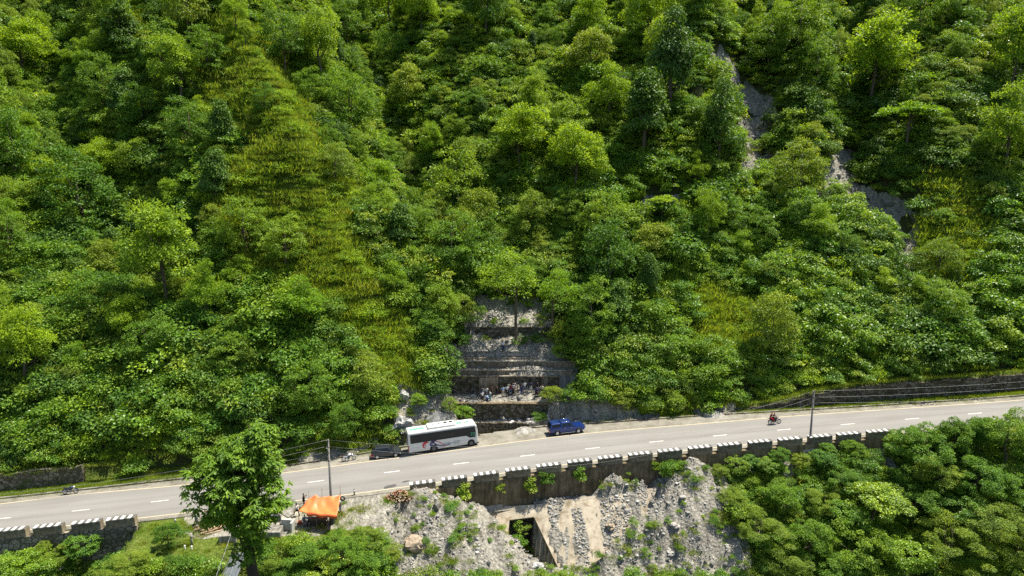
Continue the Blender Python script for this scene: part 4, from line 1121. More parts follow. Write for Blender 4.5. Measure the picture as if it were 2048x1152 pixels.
def leaf_quads(P, A, N, L, Wd, r):
    """rhombic leaves: base at P, pointing along A, facing N"""
    A = A / np.linalg.norm(A, axis=1, keepdims=True)
    S = np.cross(A, N); S /= np.linalg.norm(S, axis=1, keepdims=True) + 1e-9
    L = (L * r.uniform(.65, 1.3, len(P)))[:, None]; Wd = (Wd * r.uniform(.7, 1.25, len(P)))[:, None]
    N2 = np.cross(S, A)
    V = np.stack([P, P + A * L * .48 + S * Wd * .5 - N2 * Wd * .12, P + A * L - N2 * L * .18, P + A * L * .48 - S * Wd * .5 - N2 * Wd * .12], 1)
    return V.reshape(-1, 3)
def crown_pts(r, R3, zc, nc, cr, nl, flat=.75, shell=.55, top=0., droop=.25, L=.42, Wd=.26, shape=None, cents=None):
    """leaf clumps scattered through an uneven crown volume; returns vertices and clump centres"""
    if cents is None:
        cents = []
        lobes = r.normal(size=(5, 3)); lobes /= np.linalg.norm(lobes, axis=1, keepdims=True)
        lobw = r.uniform(-.45, .6, 5)
        while len(cents) < nc:
            d = r.normal(size=3); d /= np.linalg.norm(d)
            if d[2] < -.55: continue
            q = (shell + (1 - shell) * r.random() ** .7) * (1 + float(np.sum(lobw * np.maximum(0, lobes @ d) ** 2)))
            p = d * q * np.array(R3)
            if shape == 'cone': p[:2] *= 1.15 - .75 * (p[2] / R3[2] * .5 + .5)
            if shape == 'umbrella': p[2] = abs(p[2]) * .55 + (1 - (np.hypot(p[0] / R3[0], p[1] / R3[1])) ** 2) * R3[2] * .4
            cents.append(p + np.array([0, 0, zc]))
        cents = np.array(cents)
    Vs = []
    for c in cents:
        rr = cr * r.uniform(.45, 1.6); n = int(nl * (rr / cr) ** 1.6)
        d = r.normal(size=(n, 3)); d /= np.linalg.norm(d, axis=1, keepdims=True)
        d[:, 2] = np.where(d[:, 2] < -.25, -d[:, 2] * .6, d[:, 2])
        q = r.uniform(.45, 1.0, n)[:, None] ** .6
        P = c + d * q * rr * np.array([1, 1, flat])
        out = (c - np.array([0, 0, zc * .8])); out = out / (np.linalg.norm(out) + 1e-6)
        A = d * np.array([1, 1, .2]) + r.normal(size=(n, 3)) * .45 + out * .3; A[:, 2] -= droop
        N = d * .7 + np.array([0, 0, .45]) + r.normal(size=(n, 3)) * .6 + out * .35
        Vs.append(leaf_quads(P, A, N, L, Wd, r))
    return np.concatenate(Vs), cents
def quad_idx(n): return np.arange(n).reshape(-1, 4)
def limbs(mb, r, h0, cents, rad, n=7, lean=(0, 0), k=6):
    """tapered trunk to the crown, then limbs reaching into the clumps"""
    top = max(1e-3, float(np.max(cents[:, 2]))); mid = float(np.min(cents[:, 2])) * .6 + top * .4
    pts = [(0, 0, -1.2), (0, 0, 0)] + [(lean[0] * t + r.normal() * .05 * h0 * t, lean[1] * t + r.normal() * .05 * h0 * t, mid * t) for t in (.35, .7, 1.)] + [(lean[0] * 1.15, lean[1] * 1.15, top * .88)]
    mb.tube(pts, [rad * 1.25, rad * 1.1, rad * .9, rad * .75, rad * .55, rad * .15], n)
    idx = r.permutation(len(cents))[:k]
    for i in idx:
        c = cents[i]; t = r.uniform(.45, .95)
        b = Vector((lean[0] * t, lean[1] * t, mid * t * 1.02)); e = Vector(c)
        m = b.lerp(e, .5) + Vector((r.normal() * .2, r.normal() * .2, -.12 * (e - b).length))
        mb.tube([b, m, e], [rad * .42, rad * .28, rad * .08], 5)
    return mb
TREE_PROTOS = {}
def tree_mesh(kind, i, seed, R3, zc, nc, cr, nl, mat, rad, bark=None, **kw):
    r = np.random.default_rng(seed)
    k = kw.pop('k', 6); lean = kw.pop('lean', (0, 0))
    V, c = crown_pts(r, R3, zc, nc, cr, nl, **kw)
    cm = np_mesh('crown', V, quad_idx(len(V)), LEAF[mat]).data
    tm = limbs(MB(), r, zc, c, rad, lean=lean, k=k).build('trunk', bark or BARK).data
    for o in [o for o in col.objects if o.data in (cm, tm)]: bpy.data.objects.remove(o)
    TREE_PROTOS.setdefault(kind, []).append((cm, tm, max(R3[0], R3[1]), zc))
for i in range(3): tree_mesh('broadleaf', i, 100 + i, (3.0, 3.0, 4.0), 4.1, 90, .78, 100, 'broadleaf', .2, L=.25, Wd=.16, shell=.5)
for i in range(3): tree_mesh('feathery', i, 120 + i, (3.2, 3.2, 3.7), 4.8, 84, .8, 105, 'feathery', .17, flat=.8, shell=.3, droop=.15, L=.27, Wd=.13)
for i in range(2): tree_mesh('vine', i, 140 + i, (2.5, 2.5, 4.4), 4.2, 84, .8, 95, 'vine', .22, droop=.7, shape='cone', L=.26, Wd=.17)
for i in range(2): tree_mesh('olive', i, 160 + i, (2.8, 2.8, 3.5), 3.6, 84, .72, 95, 'olive', .15, L=.22, Wd=.13)
for i in range(2): tree_mesh('gully', i, 170 + i, (3.4, 3.4, 3.6), 6.6, 56, .8, 75, 'feathery', .17, flat=.6, shell=.3, droop=.15, L=.25, Wd=.13)
for i in range(2): tree_mesh('umbrella', i, 180 + i, (4.2, 4.2, 2.0), 5.6, 60, .85, 80, 'feathery', .18, flat=.35, shell=.1, shape='umbrella', L=.38, Wd=.18, k=9)
for i in range(3): tree_mesh('bigleaf', i, 200 + i, (2.5, 2.5, 2.3), 2.5, 56, .74, 85, 'shrub', .11, droop=.35, L=.27, Wd=.17)
# nearer, finer-leaved versions for the valley side
for i in range(3): tree_mesh('near_round', i, 220 + i, (2.9, 2.9, 2.4), 3.6, 75, .62, 190, 'broadleaf', .16, L=.19, Wd=.11)
for i in range(2): tree_mesh('near_feathery', i, 240 + i, (3.1, 3.1, 2.2), 4.0, 75, .62, 190, 'olive', .15, flat=.6, L=.19, Wd=.085)
for i in range(2): tree_mesh('near_bright', i, 260 + i, (3.0, 3.0, 2.2), 3.6, 70, .66, 150, 'shrub', .15, flat=.6, L=.25, Wd=.13)

def place_over(px, py, h, d0=40.):
    """ground position of something whose middle, h metres up, is seen at a photo pixel"""
    rx, ry, rz = ray(px, py); d = np.arange(d0, 330, .3)
    z = CZ + rz * d; g = H(rx * d, ry * d) + h
    i = int(np.argmax(z <= g)); X, Y = float(rx * d[i]), float(ry * d[i])
    return Vector((X, Y, float(H(X, Y))))
TREES = []       # (object, kind, px, py)
def add_tree(kind, loc, s, rz=None, sz=None, name=None):
    P = TREE_PROTOS[kind]; cm, tm, rr, zc = P[int(rng.integers(len(P)))]
    t = thing(name or 'tree', 'tree', 'tree', loc, rng.uniform(0, 6.28) if rz is None else rz)
    t.scale = (s * rng.uniform(.85, 1.12), s * rng.uniform(.85, 1.12), sz or s * rng.uniform(.95, 1.6))
    for nm, me in (('crown', cm), ('trunk', tm)):
        o = bpy.data.objects.new(nm, me); col.objects.link(o); o.parent = t
    px, py, d = project(loc[0], loc[1], loc[2] + zc * s)
    TREES.append([t, kind, float(px), float(py), s * rr / d * F]); return t

# trees one can pick out in the photograph: kind, crown centre px, crown width px
NAMED = [
 ('gully', 1032, 560, 150, 1.0), ('gully', 1105, 585, 110, 1.05), ('broadleaf', 1168, 660, 75, .9), ('bigleaf', 1180, 752, 50, 1), ('bigleaf', 866, 745, 62, 1), ('bigleaf', 928, 832, 46, .9), ('olive', 900, 812, 34, .9), ('bigleaf', 1078, 836, 34, .8), ('olive', 1103, 812, 44, .8), ('bigleaf', 1138, 798, 38, .9), ('bigleaf', 1190, 788, 62, .9), ('olive', 1242, 800, 52, .8), ('bigleaf', 1292, 812, 48, .8), ('olive', 1350, 808, 44, .8), ('bigleaf', 838, 800, 40, .9),  ('olive', 1190, 712, 60, .9), ('vine', 1230, 610, 80, 1.2), ('broadleaf', 868, 660, 60, .9), ('bigleaf', 1125, 705, 50, .9), ('olive', 925, 618, 60, .8), ('umbrella', 1325, 405, 100, .7), ('feathery', 325, 500, 170, 1.2), ('feathery', 40, 690, 110, 1.5),
 ('feathery', 1750, 110, 170, 1.05), ('umbrella', 1820, 235, 150, .9), ('vine', 1345, 130, 95, 1.5), ('vine', 1290, 215, 110, 1.3), ('vine', 1440, 250, 90, 1.3),
 ('vine', 250, 190, 80, 1.2), ('broadleaf', 1540, 95, 85, 1.), ('broadleaf', 1600, 60, 90, 1.), ('feathery', 2020, 260, 130, 1.2), ('broadleaf', 1215, 540, 120, 1.25), ('broadleaf', 1180, 640, 90, 1.2),
 ('feathery', 1150, 310, 130, 1.), ('feathery', 1040, 270, 110, 1.1), ('broadleaf', 905, 510, 90, 1.2), ('broadleaf', 570, 495, 80, 1.), ('feathery', 600, 610, 120, .8), ('broadleaf', 380, 270, 90, 1),
 ('broadleaf', 160, 400, 130, 1.), ('feathery', 110, 360, 90, 1.1), ('broadleaf', 880, 620, 80, 1), ('vine', 800, 450, 70, 1.2), ('olive', 670, 330, 80, 1), ('broadleaf', 1210, 460, 90, 1),
 ('feathery', 640, 80, 110, 1.2), ('feathery', 1300, 20, 120, 1.1), ('broadleaf', 700, 210, 90, 1), ('olive', 1180, 110, 100, 1), ('vine', 240, 60, 70, 1.3), ('feathery', 40, 90, 110, 1),
 ('olive', 1880, 520, 80, 1.), ('bigleaf', 1340, 700, 70, 1), ('bigleaf', 1180, 700, 70, 1), ('olive', 740, 760, 80, 1), ('broadleaf', 620, 790, 90, .9), ('broadleaf', 690, 850, 60, 1.1)]
GOAL = 300 - 49
def build_trees():
    pts = []
    for kind, px, py, wpx, sz in NAMED:
        cm, tm, rr, zc = TREE_PROTOS[kind][0]
        p = place_over(px, py, zc, 85); s = 1.
        for _ in range(3):
            d = project(p.x, p.y, p.z)[2]; s = wpx / 2 * d / F / rr / 1.12; p = place_over(px, py, zc * s * sz, 85)
        add_tree(kind, p, s, sz=s * sz); pts.append((p.x, p.y, rr * s))
    tries = 0
    while len(TREES) < GOAL and tries < 60000:
        tries += 1
        T_ = 10 + 105 * rng.random() ** .95; X = rng.uniform(-.80, .80) * (T_ + 92); Y = float(Yc(X)) + T_
        z = float(H(X, Y)); px, py, d = project(X, Y, z)
        if not (-60 < px < 2110 and -40 < py < 1000): continue
        t = Y - float(Yc(X)) - float(kerb_line(X))
        if t < 6 or py > 870 or (t < 10 and 560 < px < 830): continue
        scar, gr, nr, grass = masks(np.array([X]), np.array([Y]), np.array([z]))
        if gr[0] or scar[0] or float(gully_w(X, Y)) * (Y < GY1) > .15: continue
        if any(poly_mask(np.array([px + q]), np.array([py - e]), P)[0] for P in SCARS[:5] + GULLY_ROCK[:1] for q in (-22, 0, 22) for e in (0, 25, 50, 75)): continue
        if grass[0] and rng.random() < .62: continue
        right_low = px > 1480 and py > 400 + 60 * math.sin(px / 90)
        if right_low and rng.random() < .5: continue
        u = rng.random()
        yel = vnoise(X / 18, Y / 18) - .5
        if right_low: kind = 'bigleaf' if u < .7 else 'olive'
        elif vnoise(X / 22 + 7, Y / 22) > .60 and u < .6: kind = 'broadleaf' if u > .22 else 'vine'
        elif u + yel * 1.3 > .72: kind = 'feathery'
        elif u < .16: kind = 'vine'
        elif u < .52: kind = 'broadleaf'
        elif u < .54: kind = 'umbrella'
        else: kind = 'olive'
        s = float(np.exp(rng.normal(-.03, .34))) * (.92 if kind != 'vine' else .85)
        if t < 14: s *= .62; 
        if t < 14 and kind in ('umbrella', 'vine'): kind = 'bigleaf'
        rr = TREE_PROTOS[kind][0][2] * s
        if any((X - a) ** 2 + (Y - b) ** 2 < (.78 * (rr + c)) ** 2 for a, b, c in pts): continue
        pts.append((X, Y, rr)); add_tree(kind, (X, Y, z - .15), s)
    return pts
TPTS = build_trees()

# the valley side: each as (kind, crown centre px, width px, height factor)
NEARVEG = [
 ('near_bright', 1745, 1010, 130, .8), ('near_bright', 1690, 1035, 90, .9), ('near_round', 1850, 900, 95, 1.0), ('near_round', 1905, 880, 90, 1.1), ('near_feathery', 1880, 945, 100, .8), ('near_round', 1960, 875, 80, 1.2), ('near_round', 2015, 880, 100, 1.1),
 ('near_feathery', 1900, 1085, 130, .9), ('near_feathery', 1985, 1050, 120, .9), ('near_round', 1955, 960, 110, .9), ('near_feathery', 2040, 1100, 110, 1.), ('near_round', 2030, 980, 90, .9), ('near_round', 1830, 1010, 90, .9), ('near_bright', 1820, 1120, 100, .8),
 ('near_round', 1555, 1000, 80, .9), ('near_feathery', 1520, 1060, 90, .9), ('near_round', 1620, 1085, 95, .9), ('near_bright', 1645, 922, 60, .8), ('near_round', 1690, 965, 70, .9), ('near_feathery', 1580, 1135, 100, .8), ('near_feathery', 1650, 1010, 70, .9),
 ('near_bright', 1475, 940, 55, .9), ('near_round', 1725, 1105, 110, .9), ('near_feathery', 1465, 1000, 60, .8), ('near_bright', 1535, 935, 45, .9), ('near_round', 1670, 1140, 90, .8), ('near_bright', 1940, 1020, 80, .8),
 ('near_bright', 22, 1122, 60, .8), ('near_round', 100, 1112, 50, .8), ('near_bright', 1500, 922, 42, .9), ('near_round', 1560, 915, 42, .9), ('near_feathery', 1602, 925, 38, .9), ('near_bright', 1652, 900, 42, .9), ('near_round', 1703, 900, 44, .9), ('near_bright', 1795, 895, 55, .9), ('near_feathery', 1440, 945, 38, .9), ('near_bright', 55, 1138, 95, .8), ('near_bright', 170, 1096, 75, .8), ('near_feathery', 110, 1110, 80, .8), ('near_round', 335, 1070, 60, .9), ('near_feathery', 260, 1130, 80, .7),
 ('near_round', 612, 1115, 85, .8), ('near_round', 680, 1105, 85, .8), ('near_bright', 650, 1145, 95, .7), ('near_round', 585, 1150, 75, .7), ('near_feathery', 735, 1085, 60, .9), ('near_feathery', 778, 1112, 50, 1.0), ('near_round', 720, 1130, 70, .8), ('near_feathery', 545, 1135, 55, .9)]
def build_near():
    for kind, px, py, wpx, sz in NEARVEG:
        cm, tm, rr, zc = TREE_PROTOS[kind][0]; s = 1.; p = place_over(px, py, zc, 50)
        for _ in range(3):
            d = project(p.x, p.y, p.z)[2]; s = wpx / 2 * d / F / rr / 1.1; p = place_over(px, py, zc * s * sz, 50)
        add_tree(kind, p, s, sz=s * sz)
build_near()
for i in range(3): tree_mesh('wallbush', i, 280 + i, (1.0, .55, .85), .5, 13, .42, 130, ('shrub', 'olive', 'broadleaf')[i], .03, L=.2, Wd=.12, droop=.5, shell=.1, k=4)
def wall_plants():
    names = ['left of', 'below', 'right of']
    for i, (px, py, wpx, k) in enumerate([(922, 985, 36, 0), (1000, 978, 26, 1), (1056, 972, 34, 0), (1090, 960, 30, 2), (1155, 950, 32, 0), (1312, 935, 22, 2), (1255, 948, 12, 1), (1400, 955, 26, 2)]):
        cm, tm, rr, zc = TREE_PROTOS['wallbush'][k]; X = X_at(px, -6); Y = float(Yc(X) + shelf_edge(X)) - .2
        p = at_depth_Y(px, py, Y); d = project(p.x, p.y, p.z)[2]; s = wpx / 2 * d / F / rr
        t = thing('wall_bush', f'{ordinal(i)} from left of the small bushes rooted in the tall retaining wall', 'bush', (p.x, p.y, p.z - zc * s), (i % 2) * 3.0, 'small bushes on the retaining wall'); t.scale = (s, s, s)
        for nm, me in (('crown', cm), ('trunk', tm)):
            o = bpy.data.objects.new(nm, me); col.objects.link(o); o.parent = t
wall_plants()
def mouth_plants():
    for i, (px, py, dz, wpx, k, lab) in enumerate([(1033, 1049, 0, 26, 0, 'leafy bush hanging in the top of the culvert mouth'), (1052, 1056, 0, 22, 1, 'smaller bush at the upper right of the culvert mouth'), (1036, 1082, 0, 30, 2, 'green bush standing low in the culvert mouth')]):
        cm, tm, rr, zc = TREE_PROTOS['wallbush'][k]; p = APR['on'](px, py) + Vector((0, .5, -.5)); d = project(p.x, p.y, p.z)[2]; s = wpx / 2 * d / F / rr
        t = thing('leafy_bush', lab, 'bush', (p.x, p.y, p.z - zc * s), i * 2.1); t.scale = (s, s * 1.3, s)
        for nm, me in (('crown', cm), ('trunk', tm)):
            o = bpy.data.objects.new(nm, me); col.objects.link(o); o.parent = t
mouth_plants()

# ---- undergrowth that nobody could count: shrubs and grass as two masses
def gn_scatter(name, P, Rz, S, srcs, idx, label, cat, tilt=None):
    me = bpy.data.meshes.new(name); me.vertices.add(len(P)); me.vertices.foreach_set('co', np.asarray(P, np.float32).ravel())
    for nm, a, ty in (('rz', Rz, 'FLOAT'), ('sc', S, 'FLOAT')):
        at = me.attributes.new(nm, ty, 'POINT'); at.data.foreach_set('value', np.asarray(a, np.float32))
    at = me.attributes.new('ix', 'INT', 'POINT'); at.data.foreach_set('value', np.asarray(idx, np.int32))
    o = bpy.data.objects.new(name, me); col.objects.link(o)
    ng = bpy.data.node_groups.new(name, 'GeometryNodeTree')
    ng.interface.new_socket('Geometry', in_out='INPUT', socket_type='NodeSocketGeometry')
    ng.interface.new_socket('Geometry', in_out='OUTPUT', socket_type='NodeSocketGeometry')
    N = ng.nodes; gi = N.new('NodeGroupInput'); go = N.new('NodeGroupOutput')
    jn = N.new('GeometryNodeJoinGeometry')
    def na(nm, ty):
        a = N.new('GeometryNodeInputNamedAttribute'); a.data_type = ty; a.inputs[0].default_value = nm; return a.outputs['Attribute']
    rz = na('rz', 'FLOAT'); sc = na('sc', 'FLOAT'); ix = na('ix', 'INT')
    cx = N.new('ShaderNodeCombineXYZ'); ng.links.new(rz, cx.inputs[2])
    for i, src in enumerate(srcs):
        oi = N.new('GeometryNodeObjectInfo'); oi.inputs['Object'].default_value = src; oi.transform_space = 'ORIGINAL'
        oi.inputs['As Instance'].default_value = True
        cmp_ = N.new('FunctionNodeCompare'); cmp_.data_type = 'INT'; cmp_.operation = 'EQUAL'
        ng.links.new(ix, cmp_.inputs[2]); cmp_.inputs[3].default_value = i
        ip = N.new('GeometryNodeInstanceOnPoints')
        ng.links.new(gi.outputs[0], ip.inputs['Points']); ng.links.new(cmp_.outputs[0], ip.inputs['Selection'])
        ng.links.new(oi.outputs['Geometry'], ip.inputs['Instance'])
        ng.links.new(cx.outputs[0], ip.inputs['Rotation']); ng.links.new(sc, ip.inputs['Scale'])
        ng.links.new(ip.outputs[0], jn.inputs[0])
    ng.links.new(jn.outputs[0], go.inputs[0])
    md = o.modifiers.new('scatter', 'NODES'); md.node_group = ng
    return tag(o, label, cat, kind='stuff')
def src_obj(name, V, mat):
    o = np_mesh(name, V, quad_idx(len(V)), LEAF[mat]); col.objects.unlink(o); return o
def shrub_src(seed, mat, R3, nc, cr, nl, L, Wd, **kw):
    r = np.random.default_rng(seed); V, c = crown_pts(r, R3, R3[2] * .55, nc, cr, nl, L=L, Wd=Wd, **kw); return src_obj('shrub', V, mat)
def grass_src(seed, n=90, L=1.0, spread=.6, mat='grass'):
    r = np.random.default_rng(seed)
    P = np.stack([r.normal(0, spread, n), r.normal(0, spread, n), np.full(n, -.05)], -1)
    a = r.uniform(0, 6.28, n); tl = r.uniform(.1, .9, n)
    tl = tl * 1.5; A = np.stack([np.cos(a) * tl, np.sin(a) * tl, np.ones(n)], -1); Nn = np.stack([np.cos(a), np.sin(a), -tl * .5], -1) * .5 + np.array([0, 0, .9]) + r.normal(size=(n, 3)) * .3
    return src_obj('grass_tuft', leaf_quads(P, A, Nn, L, .12 * L, r), mat)
SH = [shrub_src(1, 'shrub', (1.4, 1.4, 1.1), 16, .58, 90, .21, .13), shrub_src(2, 'shrub', (1.6, 1.5, 1.3), 17, .58, 90, .23, .14),
      shrub_src(3, 'broadleaf', (1.6, 1.6, 1.4), 16, .62, 72, .24, .14), shrub_src(4, 'olive', (1.5, 1.5, 1.2), 15, .6, 72, .22, .12),
      shrub_src(5, 'feathery', (1.4, 1.4, 1.1), 14, .6, 66, .25, .12), shrub_src(6, 'vine', (1.7, 1.7, 1.4), 16, .65, 72, .25, .15)]
GR = [grass_src(11, 170, .6, .6), grass_src(12, 150, .5, .6), grass_src(13, 90, .32, .45)]
def scatter_ground():
    r = np.random.default_rng(5)
    # --- mountain side
    n = 120000
    T = 4.5 + 122 * r.random(n) ** 1.08; X = r.uniform(-1.05, 1.05, n) * (T + 92); Y = Yc(X) + T
    Z = H(X, Y); px, py, d = project(X, Y, Z)
    t = Y - Yc(X) - kerb_line(X)
    scar, gr, nr, grass = masks(X, Y, Z); Z = Z + relief(X, Y, T, scar, gr, nr)
    gw = gully_w(X, Y) * (Y < GY1)
    stw = 1.6 + 1.2 * sstep(-20, -45, X) + 1.0 * sstep(40, 60, X)
    blk = np.zeros(n, bool)
    for P_ in SCARS[:5]:
        for e_ in (0, 14, 26): blk |= poly_mask(px, py - e_, P_)
    ok = (t > stw + .1) & (px > -480) & (px < 2530) & (py > -90) & ((gw < .35) | (Y > TIER['gabion'][0] + 1.5) | (px < 880) | (px > 1158))
    ok &= ~((wall_right(X) > .3) & (t < stw + 1.3)); ok &= ~((wall_left(X) > .3) & (t < stw + 1.3))
    bare = scar | gr
    keep = ok & (~bare | (r.random(n) < np.where(gr & (t < 16) & ((px < 885) | (px > 1100)), .30, .20))) & ~(blk & (r.random(n) < .8))
    blk2 = np.zeros(n, bool)
    for P_ in SCARS[:5] + GULLY_ROCK[:1]:
        for q_ in (-18, 18):
            for e_ in (0, 20, 40, 60): blk2 |= poly_mask(px + q_, py - e_, P_)
    shrubp = np.where(grass, .42, .66); low = t < 6
    u = r.random(n)
    iss = keep & (u < shrubp * .33 * np.where(low, .8, 1)) ; isg = keep & ~iss & (u < np.where(grass, .95, .30))
    def pick(mask, zone):
        k = int(mask.sum()); q = r.random(k); yel = (vnoise(X[mask] / 16, Y[mask] / 16) - .5) * .5
        rl = (px[mask] > 1450) & (py[mask] > 380)
        gg = grass[mask]
        ix = np.select([gg & (q < .75), rl & (q < .35), rl & (q < .7), q + yel > .74, q < .15, q < .28, q < .5, q < .66], [4, 0, 1, 4, 0, 1, 2, 3], 5)
        return ix
    I = pick(iss, 0)
    S = np.exp(r.normal(0, .28, iss.sum())) * np.where(bare[iss], .45, 1.1) * np.where(grass[iss], .6, 1.) * np.where(low[iss], .75, 1.)
    P = np.stack([X, Y, Z], -1)
    gn_scatter('shrub_thicket', P[iss], r.uniform(0, 6.28, iss.sum()), S, SH, I, 'dense thicket of green shrubs covering the mountainside', 'shrubs')
    # the smaller trees filling the forest between the big ones
    q = r.random(n); cm = keep & ~blk2 & ~grass & ~bare & (q < .018) & (t > 9) & (gw < .05) & ~((px > 1480) & (py > 420) & (r.random(n) < .6))
    cs = [bpy.data.objects.new('crown', TREE_PROTOS[k][j][0]) for k, j in (('broadleaf', 0), ('olive', 0), ('feathery', 1), ('olive', 1), ('broadleaf', 2), ('vine', 0))]
    ixc = r.integers(0, 6, cm.sum()); ixc = np.where((ixc == 5) & (r.random(cm.sum()) < .6), 1, ixc)
    Pc = np.stack([X, Y, Z - .8], -1)[cm]
    near_named = np.zeros(len(Pc), bool)
    for nx, ny in ((p[0], p[1]) for p in TPTS[:len(NAMED)]): near_named |= (np.hypot(Pc[:, 0] - nx, Pc[:, 1] - ny + 3.0) < 4.5)
    gn_scatter('forest_canopy', Pc[~near_named], r.uniform(0, 6.28, (~near_named).sum()), np.exp(r.normal(-.5, .22, (~near_named).sum())), cs, ixc[~near_named], 'mass of smaller trees filling the forest between the larger crowns', 'forest')
    # verge strip between kerb and bank
    m = 5200; Xv = r.uniform(-72, 84, m); tv = r.uniform(.45, 3.2, m); Yv = Yc(Xv) + kerb_line(Xv) + tv; Zv = H(Xv, Yv)
    s2, g2, _, _ = masks(Xv, Yv, Zv); kv = ~(g2 & (r.random(m) > .12)) & (gully_w(Xv, Yv) < .3)
    Pg = np.concatenate([P[isg], np.stack([Xv, Yv, Zv], -1)[kv]])
    gi = np.concatenate([np.where(grass[isg], r.integers(0, 2, isg.sum()), r.integers(0, 3, isg.sum())), np.full(kv.sum(), 2)])
    Sg = np.concatenate([np.exp(r.normal(0, .25, isg.sum())) * np.where(bare[isg], .6, 1.15), np.exp(r.normal(-.35, .25, kv.sum()))])
    # --- valley side
    n = 26000
    T = -3 - 34 * r.random(n) ** 1.3; X = r.uniform(-66, 72, n); Y = Yc(X) + T; Z = H(X, Y)
    px, py, d = project(X, Y, Z); e = shelf_edge(X)
    sc_, g_, nr, _ = masks(X, Y, Z); Z = Z + relief(X, Y, T, sc_, g_, nr)
    patch = sstep(.45, .7, vnoise(X / 1.8 + 3, Y / 2.6))
    ins = (APR['in'](X, Y) > .5) & (APR['slot'](X, Y) < .5)
    ok = (T < np.where(T > e, near_edge(X) - 1.2, e - .7)) & (px > -80) & (px < 2130) & (py < 1260) & ~ins & ~poly_mask(px, py, [(430,1175),(462,1098),(505,1098),(520,1180)])
    shelf = T > e
    u = r.random(n)
    inslot = APR['slot'](X, Y) > .5
    iss = ok & ~shelf & (u < np.where(inslot, .5, np.where(nr, .03 + .15 * patch, .30)))
    isg2 = ok & ~iss & (u < np.where(nr, .07 + .28 * patch, np.where(shelf, .10, .65)))
    P = np.stack([X, Y, Z], -1)
    q = r.random(iss.sum())
    I = np.select([q < .3, q < .5, q < .7, q < .85], [0, 3, 2, 1], 4)
    S = np.exp(r.normal(0, .25, iss.sum())) * np.where(nr[iss], .26, .55)
    gn_scatter('shrub_thicket', P[iss], r.uniform(0, 6.28, iss.sum()), S, SH, I, 'low green scrub covering the slope below the road', 'shrubs')
    Pg2 = P[isg2]; k = len(Pg2)
    gn_scatter('grass', np.concatenate([Pg, Pg2]), r.uniform(0, 6.28, len(Pg) + k), np.concatenate([Sg, np.exp(r.normal(-.75, .3, k))]), GR,
               np.concatenate([gi, r.integers(0, 3, k)]), 'yellow-green grass growing on the verges and open slopes', 'grass')
scatter_ground()
# ---------------------------------------------------------------- people
SKIN = M('skin', (.25, .14, .09), .6, vary=.1); HAIR = M('black_hair', (.012, .01, .01), .5)
def skin_mesh(name, J, E_, rad, sub=1):
    """one continuous surface grown round a skeleton of joints J, edges E_, radii rad"""
    keys = list(J); idx = {k: i for i, k in enumerate(keys)}
    me = bpy.data.meshes.new(name); me.from_pydata([J[k] for k in keys], [(idx[a], idx[b]) for a, b in E_], [])
    o = bpy.data.objects.new(name, me); col.objects.link(o)
    md = o.modifiers.new('skin', 'SKIN'); md.use_smooth_shade = True
    for i, k in enumerate(keys):
        v = me.skin_vertices[0].data[i]; r = rad[k]; v.radius = (r if isinstance(r, tuple) else (r, r)); v.use_root = (i == 0)
    ss = o.modifiers.new('s', 'SUBSURF'); ss.levels = sub; ss.render_levels = sub
    dg = bpy.context.evaluated_depsgraph_get(); out = bpy.data.meshes.new_from_object(o.evaluated_get(dg))
    bpy.data.objects.remove(o); out.name = name; return out
def V3(*a): return Vector(a)
